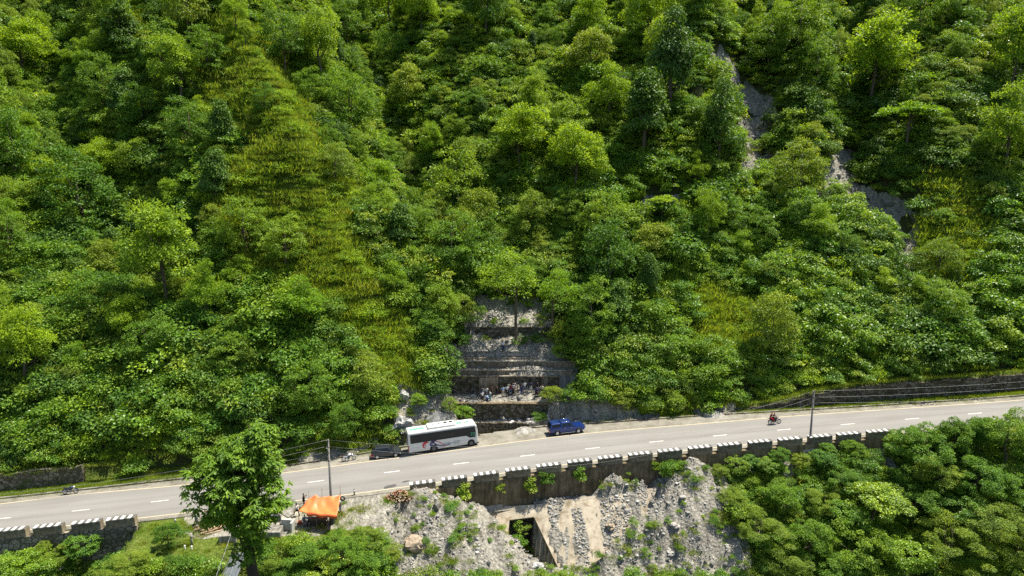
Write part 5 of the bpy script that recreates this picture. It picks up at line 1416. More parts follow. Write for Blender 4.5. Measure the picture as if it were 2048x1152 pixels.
def pose_person(pose):
    """figure 1.70 m tall, facing +X, feet at z = 0 (seated: pelvis height given)"""
    P = dict(pelvis=V3(0, 0, .92), waist=V3(0, 0, 1.08), chest=V3(0, 0, 1.28), neck=V3(.0, 0, 1.44), jaw=V3(.03, 0, 1.52), head=V3(.02, 0, 1.60), crown=V3(.0, 0, 1.68), nose=V3(.115, 0, 1.57),
             hl=V3(0, .10, .90), kl=V3(.02, .10, .50), al=V3(0, .11, .09), tl=V3(.17, .12, .04), hr=V3(0, -.10, .90), kr=V3(.02, -.10, .50), ar=V3(0, -.11, .09), tr=V3(.17, -.12, .04),
             sl=V3(0, .18, 1.38), el=V3(-.02, .24, 1.10), wl=V3(.06, .25, .86), sr=V3(0, -.18, 1.38), er=V3(-.02, -.24, 1.10), wr=V3(.06, -.25, .86))
    P.update({k: V3(*v) for k, v in pose.items()})
    if 'shift' in pose:
        pass
    def hand(w, e, s):
        d = (P[w] - P[e]).normalized(); side = d.cross(V3(1, 0, 0)); side = side.normalized() if side.length > .1 else V3(0, 1, 0); fw = d.cross(side).normalized()
        out = {}; edges = []
        out['palm' + s] = P[w] + d * .075
        edges.append((w, 'palm' + s))
        for i, (o, L) in enumerate(((-.03, .065), (-.01, .078), (.01, .072), (.03, .055))):
            out[f'f{i}{s}'] = P[w] + d * (.085 + L * .55) + fw * o * 1.1; out[f'g{i}{s}'] = P[w] + d * (.085 + L) + fw * o * 1.15 + side * .018
            edges += [('palm' + s, f'f{i}{s}'), (f'f{i}{s}', f'g{i}{s}')]
        out['th' + s] = P[w] + d * .06 - fw * .05 + side * .015; out['ti' + s] = P[w] + d * .095 - fw * .062 + side * .02; edges += [(w, 'th' + s), ('th' + s, 'ti' + s)]
        return out, edges
    E_ = [('pelvis', 'waist'), ('waist', 'chest'), ('chest', 'neck'), ('neck', 'jaw'), ('jaw', 'head'), ('head', 'crown'), ('head', 'nose'), ('pelvis', 'hl'), ('hl', 'kl'), ('kl', 'al'), ('al', 'tl'), ('pelvis', 'hr'), ('hr', 'kr'), ('kr', 'ar'), ('ar', 'tr'),
          ('chest', 'sl'), ('sl', 'el'), ('el', 'wl'), ('chest', 'sr'), ('sr', 'er'), ('er', 'wr')]
    rad = dict(pelvis=(.13, .10), waist=(.12, .09), chest=(.15, .10), neck=.052, jaw=.07, head=.088, crown=.06, nose=.014, hl=.085, kl=.055, al=.038, tl=.035, hr=.085, kr=.055, ar=.038, tr=.035, sl=.055, el=.040, wl=.026, sr=.055, er=.040, wr=.026)
    for w, e, s in (('wl', 'el', 'L'), ('wr', 'er', 'R')):
        o, ed = hand(w, e, s); P.update(o); E_ += ed
        for k in o: rad[k] = .026 if k.startswith('palm') else .010
    out = {'body': skin_mesh('body', P, E_, rad)}
    sh = {k: P[k] for k in ('waist', 'pelvis', 'chest', 'sl', 'sr', 'el', 'er')}
    sh['collar'] = P['chest'].lerp(P['neck'], .72); sh['hem'] = P['pelvis'].lerp(P['waist'], -.15)
    sh['ml'] = P['sl'].lerp(P['el'], .8); sh['mr'] = P['sr'].lerp(P['er'], .8); sh.pop('el'); sh.pop('er')
    out['shirt'] = skin_mesh('shirt', sh, [('waist', 'pelvis'), ('pelvis', 'hem'), ('waist', 'chest'), ('chest', 'collar'), ('chest', 'sl'), ('chest', 'sr'), ('sl', 'ml'), ('sr', 'mr')],
                             dict(waist=(.145, .115), pelvis=(.15, .125), hem=(.15, .125), chest=(.175, .125), collar=(.09, .08), sl=.075, sr=.075, ml=.062, mr=.062))
    tr = {k: P[k] for k in ('pelvis', 'hl', 'hr', 'kl', 'kr')}
    tr['al'] = P['kl'].lerp(P['al'], .92); tr['ar'] = P['kr'].lerp(P['ar'], .92)
    out['trousers'] = skin_mesh('trousers', tr, [('pelvis', 'hl'), ('hl', 'kl'), ('kl', 'al'), ('pelvis', 'hr'), ('hr', 'kr'), ('kr', 'ar')], dict(pelvis=(.145, .12), hl=.10, hr=.10, kl=.072, kr=.072, al=.058, ar=.058))
    h = MB(); c = P['head'] + (P['crown'] - P['head']) * .35; up = (P['crown'] - P['jaw']).normalized()
    N_ = 12; vs = []
    ax = up.cross(V3(0, 1, 0)).normalized(); ay = up.cross(ax).normalized()
    fwd = (P['nose'] - P['head']).normalized()
    for i in range(5):
        a = i / 4 * R(98)
        for k in range(N_):
            b = 2 * math.pi * k / N_; d = up * math.cos(a) + (ax * math.cos(b) + ay * math.sin(b)) * math.sin(a)
            q = c + d * .105
            if d.dot(fwd) > .45: q -= up * 0 + fwd * .03 * (i > 2); 
            if i == 4 and d.dot(fwd) > .3: q += up * .06
            vs.append(q)
    fs = [(i * N_ + k, i * N_ + (k + 1) % N_, (i + 1) * N_ + (k + 1) % N_, (i + 1) * N_ + k) for i in range(4) for k in range(N_)]
    h.add(vs, fs, True); o = h.build('hair'); out['hair'] = o.data; bpy.data.objects.remove(o)
    for nm, a, t_ in (('shoe_l', 'al', 'tl'), ('shoe_r', 'ar', 'tr')):
        b = MB(); p, q = P[a], P[t_]; d = (q - p).normalized()
        b.tube([p - d * .06 - V3(0, 0, .02), p + d * .04 - V3(0, 0, .01), q + d * .06 - V3(0, 0, .0)], [.045, .055, .04], 8); o = b.build('shoe'); out[nm] = o.data; bpy.data.objects.remove(o)
    return out
POSES = {
 'stand': {},
 'arms_up': dict(el=(.14, .22, 1.22), wl=(.30, .12, 1.42), er=(.14, -.22, 1.22), wr=(.30, -.10, 1.40)),
 'hips': dict(el=(-.12, .36, 1.14), wl=(.02, .18, 1.00), er=(-.12, -.36, 1.14), wr=(.02, -.18, 1.00), kl=(.06, .14, .50), tl=(.2, .16, .04)),
 'step': dict(pelvis=(0, 0, .90), hl=(.02, .1, .88), kl=(.30, .11, .74), al=(.40, .11, .37), tl=(.56, .12, .33), kr=(-.05, -.1, .48), ar=(-.16, -.11, .09), tr=(0, -.12, .04), chest=(.05, 0, 1.26), neck=(.08, 0, 1.42), jaw=(.12, 0, 1.50), head=(.11, 0, 1.58), crown=(.09, 0, 1.66), nose=(.21, 0, 1.55), sl=(.05, .18, 1.36), sr=(.05, -.18, 1.36), el=(.10, .25, 1.10), wl=(.30, .2, 1.02), er=(.02, -.26, 1.1), wr=(.16, -.24, .9)),
 'walk': dict(kl=(.14, .10, .51), al=(.26, .11, .10), tl=(.42, .12, .07), kr=(-.06, -.10, .50), ar=(-.30, -.11, .13), tr=(-.16, -.12, .05), el=(-.12, .24, 1.12), wl=(-.02, .25, .88), er=(.10, -.24, 1.12), wr=(.26, -.24, .92)),
 'sit': dict(pelvis=(0, 0, .45), waist=(.02, 0, .60), chest=(.08, 0, .80), neck=(.13, 0, .95), jaw=(.18, 0, 1.03), head=(.17, 0, 1.11), crown=(.15, 0, 1.19), nose=(.27, 0, 1.08), hl=(.03, .1, .45), kl=(.42, .14, .48), al=(.40, .14, .09), tl=(.57, .15, .04), hr=(.03, -.1, .45), kr=(.42, -.14, .48), ar=(.40, -.14, .09), tr=(.57, -.15, .04), sl=(.08, .18, .89), el=(.16, .24, .64), wl=(.38, .16, .55), sr=(.08, -.18, .89), er=(.16, -.24, .64), wr=(.38, -.16, .55)),
 'crouch': dict(pelvis=(0, 0, .30), waist=(.06, 0, .44), chest=(.16, 0, .62), neck=(.23, 0, .76), jaw=(.29, 0, .83), head=(.28, 0, .91), crown=(.26, 0, .99), nose=(.38, 0, .88), hl=(.02, .1, .30), kl=(.36, .16, .50), al=(.16, .14, .09), tl=(.33, .15, .04), hr=(.02, -.1, .30), kr=(.36, -.16, .50), ar=(.16, -.14, .09), tr=(.33, -.15, .04), sl=(.16, .18, .70), el=(.26, .24, .46), wl=(.46, .14, .42), sr=(.16, -.18, .70), er=(.26, -.24, .46), wr=(.46, -.14, .42)),
 'ride': dict(pelvis=(-.30, 0, .95), waist=(-.26, 0, 1.10), chest=(-.18, 0, 1.30), neck=(-.12, 0, 1.45), jaw=(-.07, 0, 1.53), head=(-.08, 0, 1.61), crown=(-.10, 0, 1.69), nose=(.02, 0, 1.58), hl=(-.28, .12, .93), kl=(.12, .22, .78), al=(-.06, .20, .40), tl=(.10, .21, .34), hr=(-.28, -.12, .93), kr=(.12, -.22, .78), ar=(-.06, -.20, .40), tr=(.10, -.21, .34), sl=(-.18, .18, 1.39), el=(.02, .30, 1.18), wl=(.24, .32, 1.07), sr=(-.18, -.18, 1.39), er=(.02, -.30, 1.18), wr=(.24, -.32, 1.07)),
}
PM = {k: pose_person(v) for k, v in POSES.items()}
CLOTH = {'white': (.66, .66, .64), 'pale blue': (.30, .42, .58), 'navy': (.025, .035, .09), 'black': (.015, .015, .017), 'beige': (.45, .37, .25), 'teal': (.04, .26, .30), 'blue jeans': (.05, .09, .18), 'dark red': (.20, .02, .025), 'grey': (.20, .21, .22), 'maroon': (.16, .02, .03), 'red': (.42, .02, .03), 'brown': (.10, .065, .045), 'cream': (.55, .52, .42), 'grey blue': (.17, .22, .28)}
def cloth(c): return M('cloth_' + c.replace(' ', '_'), CLOTH[c], .85, vary=.15, scale=9, spec=.15)
def person(label, loc, rz, pose, shirt, trousers, group=None, hair='hair', mat=None, h=1., helmet=None):
    t = thing('person', label, 'person', loc, rz, group, mat)
    if mat is None: t.scale = (h, h, h)
    else: t.matrix_world = mat
    for nm, mt in (('body', SKIN), ('shirt', cloth(shirt)), ('trousers', cloth(trousers)), ('hair', HAIR if not helmet else cloth(helmet)), ('shoe_l', M('shoe_leather', (.03, .025, .02), .6)), ('shoe_r', M('shoe_leather', (.03, .025, .02), .6))):
        me = PM[pose][nm]
        if not me.materials: me.materials.append(mt)
        o = bpy.data.objects.new('shoe' if nm.startswith('shoe') else ('helmet' if nm == 'hair' and helmet else nm), me); col.objects.link(o); o.parent = t
        o.material_slots[0].link = 'OBJECT'; o.material_slots[0].material = mt
    return t
GP = 'people gathered on the ledge in the gully'
# feet px, facing (deg), pose, shirt, trousers, label
CROWD = [
 ((964.5,803), -60, 'stand', 'white', 'black', 'person in white shirt and black trousers nearest the ledge edge, leftmost of the crowd'),
 ((962.5,796), -40, 'stand', 'navy', 'blue jeans', 'person in navy top just behind the leftmost white-shirted one'),
 ((967.5,795), -120, 'stand', 'cream', 'grey', 'person in cream top between the navy one and the small white group'),
 ((973.5,794), -80, 'arms_up', 'white', 'grey', 'person in white with raised hands in the left cluster of the crowd'),
 ((970.0,801), 30, 'crouch', 'pale blue', 'beige', 'crouching person in pale blue in the left cluster'),
 ((976.5,801), 150, 'crouch', 'pale blue', 'blue jeans', 'crouching person in pale blue and jeans facing left in the left cluster'),
 ((980.5,801.5), -150, 'stand', 'white', 'teal', 'person in white shirt and teal trousers at the right of the left cluster'),
 ((982.5,792), -90, 'stand', 'brown', 'black', 'person in brown standing behind the teal-trousered one'),
 ((993.0,792), -90, 'arms_up', 'black', 'black', 'person all in black alone between the left cluster and the middle'),
 ((1006.0,793), -80, 'hips', 'pale blue', 'beige', 'person in pale blue shirt and beige trousers, hands on hips'),
 ((1014.5,791), -90, 'hips', 'white', 'black', 'person in white with hands on hips at the left of the middle cluster'),
 ((1018.5,786), -100, 'stand', 'cream', 'grey', 'person in cream at the back of the middle cluster'),
 ((1021.5,790), -70, 'stand', 'maroon', 'blue jeans', 'person in maroon and jeans in the middle cluster'),
 ((1025.0,786), -80, 'arms_up', 'black', 'grey', 'person in black with raised hands at the back of the middle cluster'),
 ((1027.0,788), -110, 'hips', 'white', 'black', 'person in white and black in the heart of the middle cluster'),
 ((1029.5,784), -90, 'stand', 'white', 'navy', 'person in white and navy nearest the wall in the middle cluster'),
 ((1031.0,790), -60, 'stand', 'beige', 'beige', 'person all in beige at the right of the middle cluster'),
 ((1043.0,792), -90, 'stand', 'navy', 'blue jeans', 'person in navy and jeans alone on the stony mound'),
 ((1049.0,784), -80, 'hips', 'white', 'grey', 'person in white shirt and grey trousers on the mound by the wall'),
 ((1061.5,784), -90, 'hips', 'navy', 'cream', 'person in navy top and cream trousers, alone by the wall'),
 ((1072.5,796), -90, 'walk', 'navy', 'black', 'person in dark clothes at the left of the right cluster'),
 ((1077.0,792), -110, 'hips', 'grey', 'black', 'person in grey top with dark trousers in the right cluster'),
 ((1074.5,786), -60, 'stand', 'black', 'navy', 'person in black by the wall behind the right cluster'),
 ((1084.0,790), -100, 'arms_up', 'cream', 'black', 'person in cream with raised hands in the right cluster'),
 ((1090.0,795), -140, 'crouch', 'brown', 'black', 'person in brown crouching at the right end of the crowd')]
def crowd():
    for (px, py), fa, ps, sh, trs, lab in CROWD:
        p = hit(px, py, 95, 130); person(lab, p - Vector((0, 0, .03)), R(fa), ps, sh, trs, GP, h=random.uniform(.97, 1.05))
    person('lone person in white shirt standing on the scree above the terraces', hit(1006, 702, 95, 140), R(-90), 'stand', 'white', 'navy')
crowd()
# the two riders, seated on the moving motorcycle
mt = RIDE.matrix_basis.copy()
person('helmeted rider in black steering the moving motorcycle', None, 0, 'ride', 'black', 'black', mat=mt @ Matrix.Translation((.10, 0, -.05)), helmet='red')
person('passenger in dark red and pink behind the rider of the moving motorcycle', None, 0, 'ride', 'maroon', 'red', mat=mt @ Matrix.Translation((-.28, 0, .02)), helmet='maroon')

# ---------------------------------------------------------------- utility poles and lines
POLE = M('concrete_pole', (.22, .21, .185), .85, vary=.3, scale=2); STEEL = M('galvanised_steel', (.32, .33, .33), .45, .7, vary=.2); WIRE = M('cable_aluminium', (.30, .30, .29), .5, .4)
INS = M('insulator_brown', (.13, .06, .04), .3)
def utility_pole(base, top_px, label, arm_dir=0., arms=(.15, .95, 1.75), wide=.0):
    top = at_depth_Y(top_px[0], top_px[1], base.y); h = top.z - base.z
    t = thing('utility_pole', label, 'utility pole', base)
    b = MB(); b.tube([(0, 0, -1), (0, 0, 0), (0, 0, h)], [.17, .165, .095], 12); b.build('pole', POLE, t)
    at = []
    for k, dz in enumerate(arms):
        b = MB(); b.box((0, -.12, h - dz), (.9 if wide and k == 0 else .34, .08, .08)); a = b.build('crossarm', STEEL, t)
        q = MB(); q.wheel((0, -.2, h - dz + .12), .06, .12, n=8); q.tube([(0, -.2, h - dz), (0, -.2, h - dz + .2)], [.05, .03], 8); q.build('insulator', INS, a)
        at.append(base + Vector((0, -.2, h - dz + .16)))
    return t, at
zb = float(Zc(X_at(1619, -6))); pR, aR = utility_pole(on_z(1619, 895, zb - .6), (1623, 781), 'tall utility pole at the right, standing among the barrier blocks', arms=(.12, 1.0, 1.75, 2.5))
zl = float(Zc(X_at(662, -6))); pL, aL = utility_pole(on_z(662, 996, zl - .1), (656, 879), 'tall utility pole at the left, rising behind the orange tarpaulin', arms=(.12, .9, 1.6, 2.6))
b = MB(); b.tube([(0, -.15, 5.9), (.05, -.5, 6.3), (-.1, -.55, 6.5)], .04, 6); b.build('bracket', STEEL, pL)
b = MB(); b.box((0, 0, .0), (1.9, 1.3, .5), taper=.55); o = tag(b.build('pole_footing', CONC), 'rough pale concrete footing at the base of the right-hand utility pole', 'footing'); o.location = pR.location + Vector((-.25, -.1, -.1))
b = MB(); b.tube([(0, 0, -.5), (0, 0, .2)], .3, 8)
def cable(a, c, sag, label, r=.013, ext=None):
    P = []
    for i in range(25):
        u = i / 24; p = a.lerp(c, u); p.z -= 4 * sag * u * (1 - u); P.append(p)
    q = MB(); q.tube(P, r, 5, smooth=True); tag(q.build('power_line', WIRE), label, 'power line', 'power lines strung between the utility poles')
nmw = ['topmost', 'second', 'third', 'lowest']
for i in range(4):
    cable(aL[i], aR[i], 3.4 + .25 * i, f'{nmw[i]} power line between the two utility poles', .009)
    e = at_depth_Y(2110, (758, 770, 789, 812)[i], aR[i].y + 4); cable(aR[i], e, .3, f'{nmw[i]} power line running off the right edge of the picture')
for i in range(3):
    e = at_depth_Y(-60, (994, 1001, 1010)[i], aL[0].y - 4.5); cable(aL[i], e, .8, f'{nmw[i]} power line running off the left edge of the picture')

# ---------------------------------------------------------------- roadside shelf: tarpaulin shelter, timber, concrete, footbridge
SZ = float(Zc(X_at(620, -8)))
def tarp():
    TARP = M('orange_tarpaulin', (.85, .20, .06), .45, vary=.14, scale=1.4, spec=.35)
    t = thing('tarpaulin_shelter', 'orange tarpaulin stretched on thin poles as a roadside shelter', 'shelter', (0, 0, 0))
    zt = SZ + 2.5
    TL, TR, BR, BL = on_z(618, 997, zt), on_z(681, 993, zt + .15), on_z(674, 1031, zt - .35), on_z(597, 1023, zt - .75)
    n = 22; vs = []
    for i in range(n + 1):
        for j in range(n + 1):
            u, v = i / n, j / n
            p = TL.lerp(TR, u).lerp(BL.lerp(BR, u), v)
            p.z += .38 * math.exp(-((u - .22 - .1 * v) / .08) ** 2) * (1 - v) ** .5 * .8 - .34 * math.sin(math.pi * u) * math.sin(math.pi * v) + .05 * math.sin(14 * u + 6 * v) * (1 - v) + .04 * math.sin(9 * v - 17 * u) + .10 * abs(math.sin(11 * u)) * (1 - v) ** 3
            p.y += -.10 * math.sin(math.pi * u) * (v == 1)
            vs.append(p)
    fs = [(i * (n + 1) + j, (i + 1) * (n + 1) + j, (i + 1) * (n + 1) + j + 1, i * (n + 1) + j + 1) for i in range(n) for j in range(n)]
    b = MB(); b.add(vs, fs, True); o = b.build('tarpaulin', TARP, t, recalc=False)
    s = o.modifiers.new('s', 'SOLIDIFY'); s.thickness = .02
    o.data.materials.append(TARP)
    q = MB(); edge = [vs[i * (n + 1) + n] for i in range(n + 1)]
    q.add([p + Vector((0, -.01, 0)) for p in edge[5:]] + [p + Vector((0, -.03, -.32 - .05 * math.sin(i))) for i, p in enumerate(edge[5:])], [(i, i + 1, i + 1 + len(edge) - 5, i + len(edge) - 5) for i in range(len(edge) - 6)], True)
    fl = q.build('hanging_flap', M('orange_tarpaulin_deep', (.72, .13, .04), .5), t, recalc=False); s = fl.modifiers.new('s', 'SOLIDIFY'); s.thickness = .02
    WOOD = M('bamboo_pole', (.20, .15, .09), .8, vary=.3)
    for (c, up, dx) in ((TL, .9, .1), (TR, 1.3, 0), (BR, .25, .1), (BL, .1, 0), (TL.lerp(TR, .42), 1.2, 0), (BL.lerp(BR, .45), .3, .1)):
        q = MB(); q.tube([(c.x + dx, c.y, SZ - .4), (c.x, c.y, c.z + up)], [.035, .028], 6); q.build('pole', WOOD, t)
    o = MB(); o.wheel((TR.x + .25, TR.y - .1, TR.z - .2), .28, .12, n=16, prof=[(-.5, .6), (-.5, 1), (.5, 1), (.5, .6)]); tag(o.build('tyre', RUBBER), 'old black tyre hung at the top right corner of the orange tarpaulin', 'tyre')
tarp()
def gz(x, y): return float(H(x, y))
def on_shelf(px, py):
    p = on_z(px, py, SZ - .05); return Vector((p.x, p.y, max(gz(p.x, p.y), SZ - 1.2)))
person('person in white shirt and dark trousers, one foot raised, left of the orange tarpaulin', on_shelf(596, 1033), R(175), 'step', 'white', 'black')
person('person in black standing by the road edge behind the orange tarpaulin corner', on_shelf(608, 1014), R(20), 'arms_up', 'black', 'black')
person('seated person in grey blue shirt at the left under the orange tarpaulin', on_shelf(609, 1049), R(-60), 'sit', 'grey blue', 'grey')
person('seated person in grey blue, right of the other seated one under the tarpaulin', on_shelf(619, 1049), R(-80), 'sit', 'grey blue', 'black')
person('person in white standing at the right post of the orange tarpaulin', on_shelf(680.5, 1027), R(-150), 'stand', 'white', 'grey')
def stool(px, py, lab, c):
    p = on_shelf(px, py); t = thing('stool', lab, 'stool', p)
    q = MB(); q.box((0, 0, .37), (.4, .36, .05), bev=.02); q.build('seat', c, t)
    for x in (-.15, .15):
        for y in (-.13, .13):
            q = MB(); q.tube([(x, y, 0), (x * .9, y * .9, .35)], .02, 6); q.build('leg', c, t)
stool(609.3, 1049, 'stool under the left seated person', M('stool_wood', (.16, .1, .06), .8)); stool(619.2, 1049, 'stool under the right seated person', M('stool_wood', (.16, .1, .06), .8))
def barrel(px, py, lab, c, r=.28, h=.85):
    p = on_shelf(px, py); q = MB(); q.loft([[(r * k * math.cos(a), r * k * math.sin(a), z) for a in [2 * math.pi * i / 16 for i in range(16)]] for z, k in ((0, .95), (.03, 1), (h * .33, 1), (h * .35, 1.04), (h * .37, 1), (h * .66, 1), (h * .68, 1.04), (h * .7, 1), (h - .02, 1), (h, .94))], smooth=False)
    o = q.build('barrel', c); o.location = p; tag(o, lab, 'barrel')
barrel(665, 1050, 'dark drum in the shade under the right of the orange tarpaulin', M('dark_drum', (.05, .05, .045), .6), .32, .95)
def table(px, py):
    p = on_shelf(px, py); t = thing('table', 'small wooden counter in the shade under the orange tarpaulin', 'table', p); w_ = M('counter_wood', (.13, .08, .05), .8)
    q = MB(); q.box((0, 0, .76), (1.9, .7, .06), bev=.01); q.build('table_top', w_, t); q = MB(); q.box((0, -.3, .38), (1.8, .04, .7)); q.build('front_panel', M('counter_panel', (.06, .045, .035), .9), t)
    for x in (-.85, .85):
        for y in (-.28, .28):
            q = MB(); q.box((x, y, .365), (.06, .06, .73)); q.build('leg', w_, t)
table(638, 1050)
def crate(px, py, lab, c, d=(.5, .36, .3), rz=.2):
    p = on_shelf(px, py); q = MB(); w_, l_, h_ = d
    q.box((0, 0, .03), (w_, l_, .04)); 
    for x, y, a, c_ in ((0, l_ / 2, w_, .03), (0, -l_ / 2, w_, .03), (w_ / 2, 0, .03, l_), (-w_ / 2, 0, .03, l_)):
        for k in range(3): q.box((x, y, .07 + k * h_ / 3 + .03), (a + .03, c_ + .03 if a < .1 else c_, h_ / 3 - .03))
    o = q.build('crate', c); o.location = p; o.rotation_euler.z = rz; tag(o, lab, 'crate')
crate(649, 1051, 'yellow crate on the ground in front of the shaded counter', M('yellow_crate', (.55, .38, .08), .6)); crate(600, 1047, 'small red basket left of the seated people', M('red_basket', (.5, .06, .03), .6), (.35, .3, .3))

def timber(px, py, lab, n, L, rr, colr, seed, spread, ang, name='branch_pile', hh=.7):
    r = np.random.default_rng(seed); p = on_shelf(px, py); b = MB()
    for i in range(n):
        a = ang + r.normal() * .22; u = r.random(); z = .08 + hh * (1 - abs(u - .5) * 1.7) * r.random(); off = (u - .5) * spread
        c = Vector((-math.sin(ang) * off + r.normal() * .3, math.cos(ang) * off + r.normal() * .15, max(z, .08)))
        l_ = L * r.uniform(.55, 1.1) / 2; d = Vector((math.cos(a), math.sin(a), r.normal() * .06)); k = Vector((0, 0, r.normal() * .08))
        b.tube([c - d * l_, c + k, c + d * l_], [rr * r.uniform(.6, 1.2), rr, rr * .7], 6)
    o = b.build(name, colr); o.location = p; return tag(o, lab, 'wood pile', kind='stuff')
PEEL = M('peeled_branch_wood', (.58, .42, .26), .8, vary=.25, scale=2)
timber(428, 1047, 'heap of long peeled branches beside the big foreground tree', 85, 3.2, .045, PEEL, 3, 1.7, R(40), hh=.9)
def firewood(px, py):
    r = np.random.default_rng(12); p = hit(px, py); b = MB(); e = MB()
    for i in range(230):
        a = r.uniform(0, 2 * math.pi); q = r.random() ** .5; z = (1 - q) * .85 + .05; rad_ = 1.5 * q
        c = Vector((rad_ * math.cos(a) * 1.15, rad_ * math.sin(a) * .8, z + .12)); d = Vector((math.cos(a) * .5 + r.normal() * .12, math.sin(a) * .5 + r.normal() * .12, .75)).normalized()
        s = c - d * .30; f_ = c + d * .2; w_ = r.uniform(.03, .055); b.tube([s, f_], [w_, w_], 6); e.tube([f_, f_ + d * .012], [w_ * .92, w_ * .92], 6)
    t = thing('firewood_stack', 'round heap of upright cut firewood on the stony shoulder by the first barrier blocks', 'firewood', p)
    o = b.build('split_logs', M('firewood_bark', (.16, .05, .03), .85, vary=.4), t); o['kind'] = 'stuff'; o = e.build('cut_ends', M('firewood_cut_end', (.62, .46, .28), .8, vary=.2), t); o['kind'] = 'stuff'
firewood(801, 998)
def cblock(px, py, d, lab, rz=.0, mat=CONC, name='concrete_block', cat='concrete block', zt=None, bev=.05):
    p = on_shelf(px, py); q = MB(); q.box((0, 0, d[2] / 2 - .6), (d[0], d[1], d[2] + 1.2), bev=bev); o = q.build(name, mat); o.location = p; o.rotation_euler.z = rz; return tag(o, lab, cat)
cblock(461, 1070, (1.8, 2.2, .9), 'pale concrete anchor block left of the big tree trunk, beside the footbridge', R(8))
cblock(546, 1066, (2.0, 1.9, .75), 'pale concrete slab block right of the big tree trunk', R(5))
cblock(502, 1040, (2.2, 1.4, .6), 'low pale concrete block hidden behind the big tree trunk', R(5))
cblock(574, 1058, (1.1, .35, 1.25), 'square white upright concrete panel right of the pale slab block', R(-4), M('white_plaster', (.42, .405, .36), .8, vary=.1))
cblock(586, 1060, (.22, 1.0, 1.1), 'narrow white post at the right side of the square white panel', R(-4), M('white_plaster', (.42, .405, .36), .8, vary=.1), name='concrete_post', cat='post')
cblock(549, 1043, (1.5, .16, 1.0), 'grey sheet standing behind the pale slab block', R(2), M('grey_sheet', (.20, .215, .22), .6, vary=.3, scale=6), name='metal_sheet', cat='sheet', bev=.02)
b = MB(); P = [on_z(x, y, SZ + .01) for x, y in ((577,1036),(566,1030),(574,1008),(590,1002),(592,1006),(586,1030))]
b.slab([p + Vector((0, 0, .35 if i in (2, 3) else .08)) for i, p in enumerate(P)], (0, 0, -.5)); tag(b.build('concrete_pad', CONC), 'pale concrete pad rising towards the road beside the person with one foot raised', 'concrete pad')
b = MB(); P = [on_z(x, y, SZ - .02) for x, y in ((500,1050),(600,1046),(604,1024),(560,1018),(490,1030))]
b.slab(P, (0, 0, -.3)); tag(b.build('concrete_paving', CONC), kind='structure')
def post(px, py, h_, lab, mat, r=.09, name='post', top=None):
    p = on_shelf(px, py); t = thing(name, lab, 'post', p); q = MB(); q.tube([(0, 0, -.4), (0, 0, h_)], [r, r * .9], 10); q.build('shaft', mat, t)
    q = MB(); q.tube([(0, 0, h_ * .6), (0, 0, h_ * .85)], [r * 1.05, r * 1.03], 10); q.build('band', top or WHITE, t)
post(709, 994, .85, 'short black and white marker post by the road, right of the orange tarpaulin', BLACKP); post(350, 1037, .85, 'short black and white marker post by the road, right of the last left-hand barrier block', BLACKP)
post(383, 1080, 1.3, 'grey stone post in the grass left of the parked motorcycle seen from behind', CONC, .12, top=CONC); post(369, 1088, .45, 'left of two small white stumps in the grass at bottom left', WHITE, .08); post(383, 1090, .45, 'right of two small white stumps in the grass at bottom left', WHITE, .08)
def tallpole(px0, py0, h_, lab):
    p = on_shelf(px0, py0); q = MB(); q.tube([(0, 0, -.4), (.02, 0, h_)], [.04, .03], 6); o = q.build('pole', M('thin_dark_pole', (.06, .055, .05), .7)); o.location = p; tag(o, lab, 'pole')
tallpole(561, 1061, 3.6, 'thin dark pole standing at the corner of the pale slab block')

def footbridge():
    t = thing('footbridge', 'narrow steel suspension footbridge leaving the bank at the bottom left', 'footbridge', (0, 0, 0))
    z0 = SZ - .35; A = on_z(484, 1096, z0); B = on_z(461, 1148, z0 - .35); d = B - A; d.normalize(); L = 46.
    s = Vector((0, 0, 1)).cross(d).normalized() * .62; DK = M('steel_grating', (.16, .18, .19), .5, .5, vary=.3, scale=8)
    def pt(u): p = A + d * (L * u); p.z += -2.2 * 4 * u * (1 - u) * .25; return p
    N_ = 40; b = MB(); rings = []
    for i in range(N_ + 1):
        p = pt(i / N_); rings.append([p - s, p + s, p + s - Vector((0, 0, .07)), p - s - Vector((0, 0, .07))])
    b.loft(rings); b.build('deck', DK, t)
    for sg in (-1, 1):
        b = MB(); c = []; 
        for i in range(N_ + 1):
            u = i / N_; p = pt(u) + s * sg; c.append(p + Vector((0, 0, 1.15 + 2.0 * (2 * u - 1) ** 2 - .6)))
        b.tube(c, .018, 6); b.build('main_cable', STEEL, t)
        b = MB(); b.tube([pt(i / N_) + s * sg * 1.02 + Vector((0, 0, .5)) for i in range(N_ + 1)], .012, 5); b.build('hand_cable', STEEL, t)
        b = MB()
        for i in range(N_ + 1): b.tube([pt(i / N_) + s * sg, c[i]], .008, 4)
        o = b.build('suspender_rods', STEEL, t); o['kind'] = 'stuff'
        b = MB(); b.loft([[pt(i / N_) + s * sg * 1.04 + Vector((0, 0, -.06)), pt(i / N_) + s * sg * 1.12 + Vector((0, 0, -.06)), pt(i / N_) + s * sg * 1.12 + Vector((0, 0, .10)), pt(i / N_) + s * sg * 1.04 + Vector((0, 0, .10))] for i in range(N_ + 1)]); b.build('kick_plate', STEEL, t)
    for sg in (-1, 1):
        b = MB(); p = A + s * sg * 1.1; b.box((p.x, p.y + .1, z0 + .6), (.22, .22, 3.4)); b.build('tower_post', CONC, t)
    b = MB(); b.box((A.x, A.y + .1, z0 + 2.2), (1.7, .2, .2)); b.build('tower_beam', CONC, t)
    q = pt(.055); person('person in dark clothes standing at the start of the steel footbridge', q + Vector((-.1, 0, .0)), R(70), 'stand', 'brown', 'black')
footbridge()
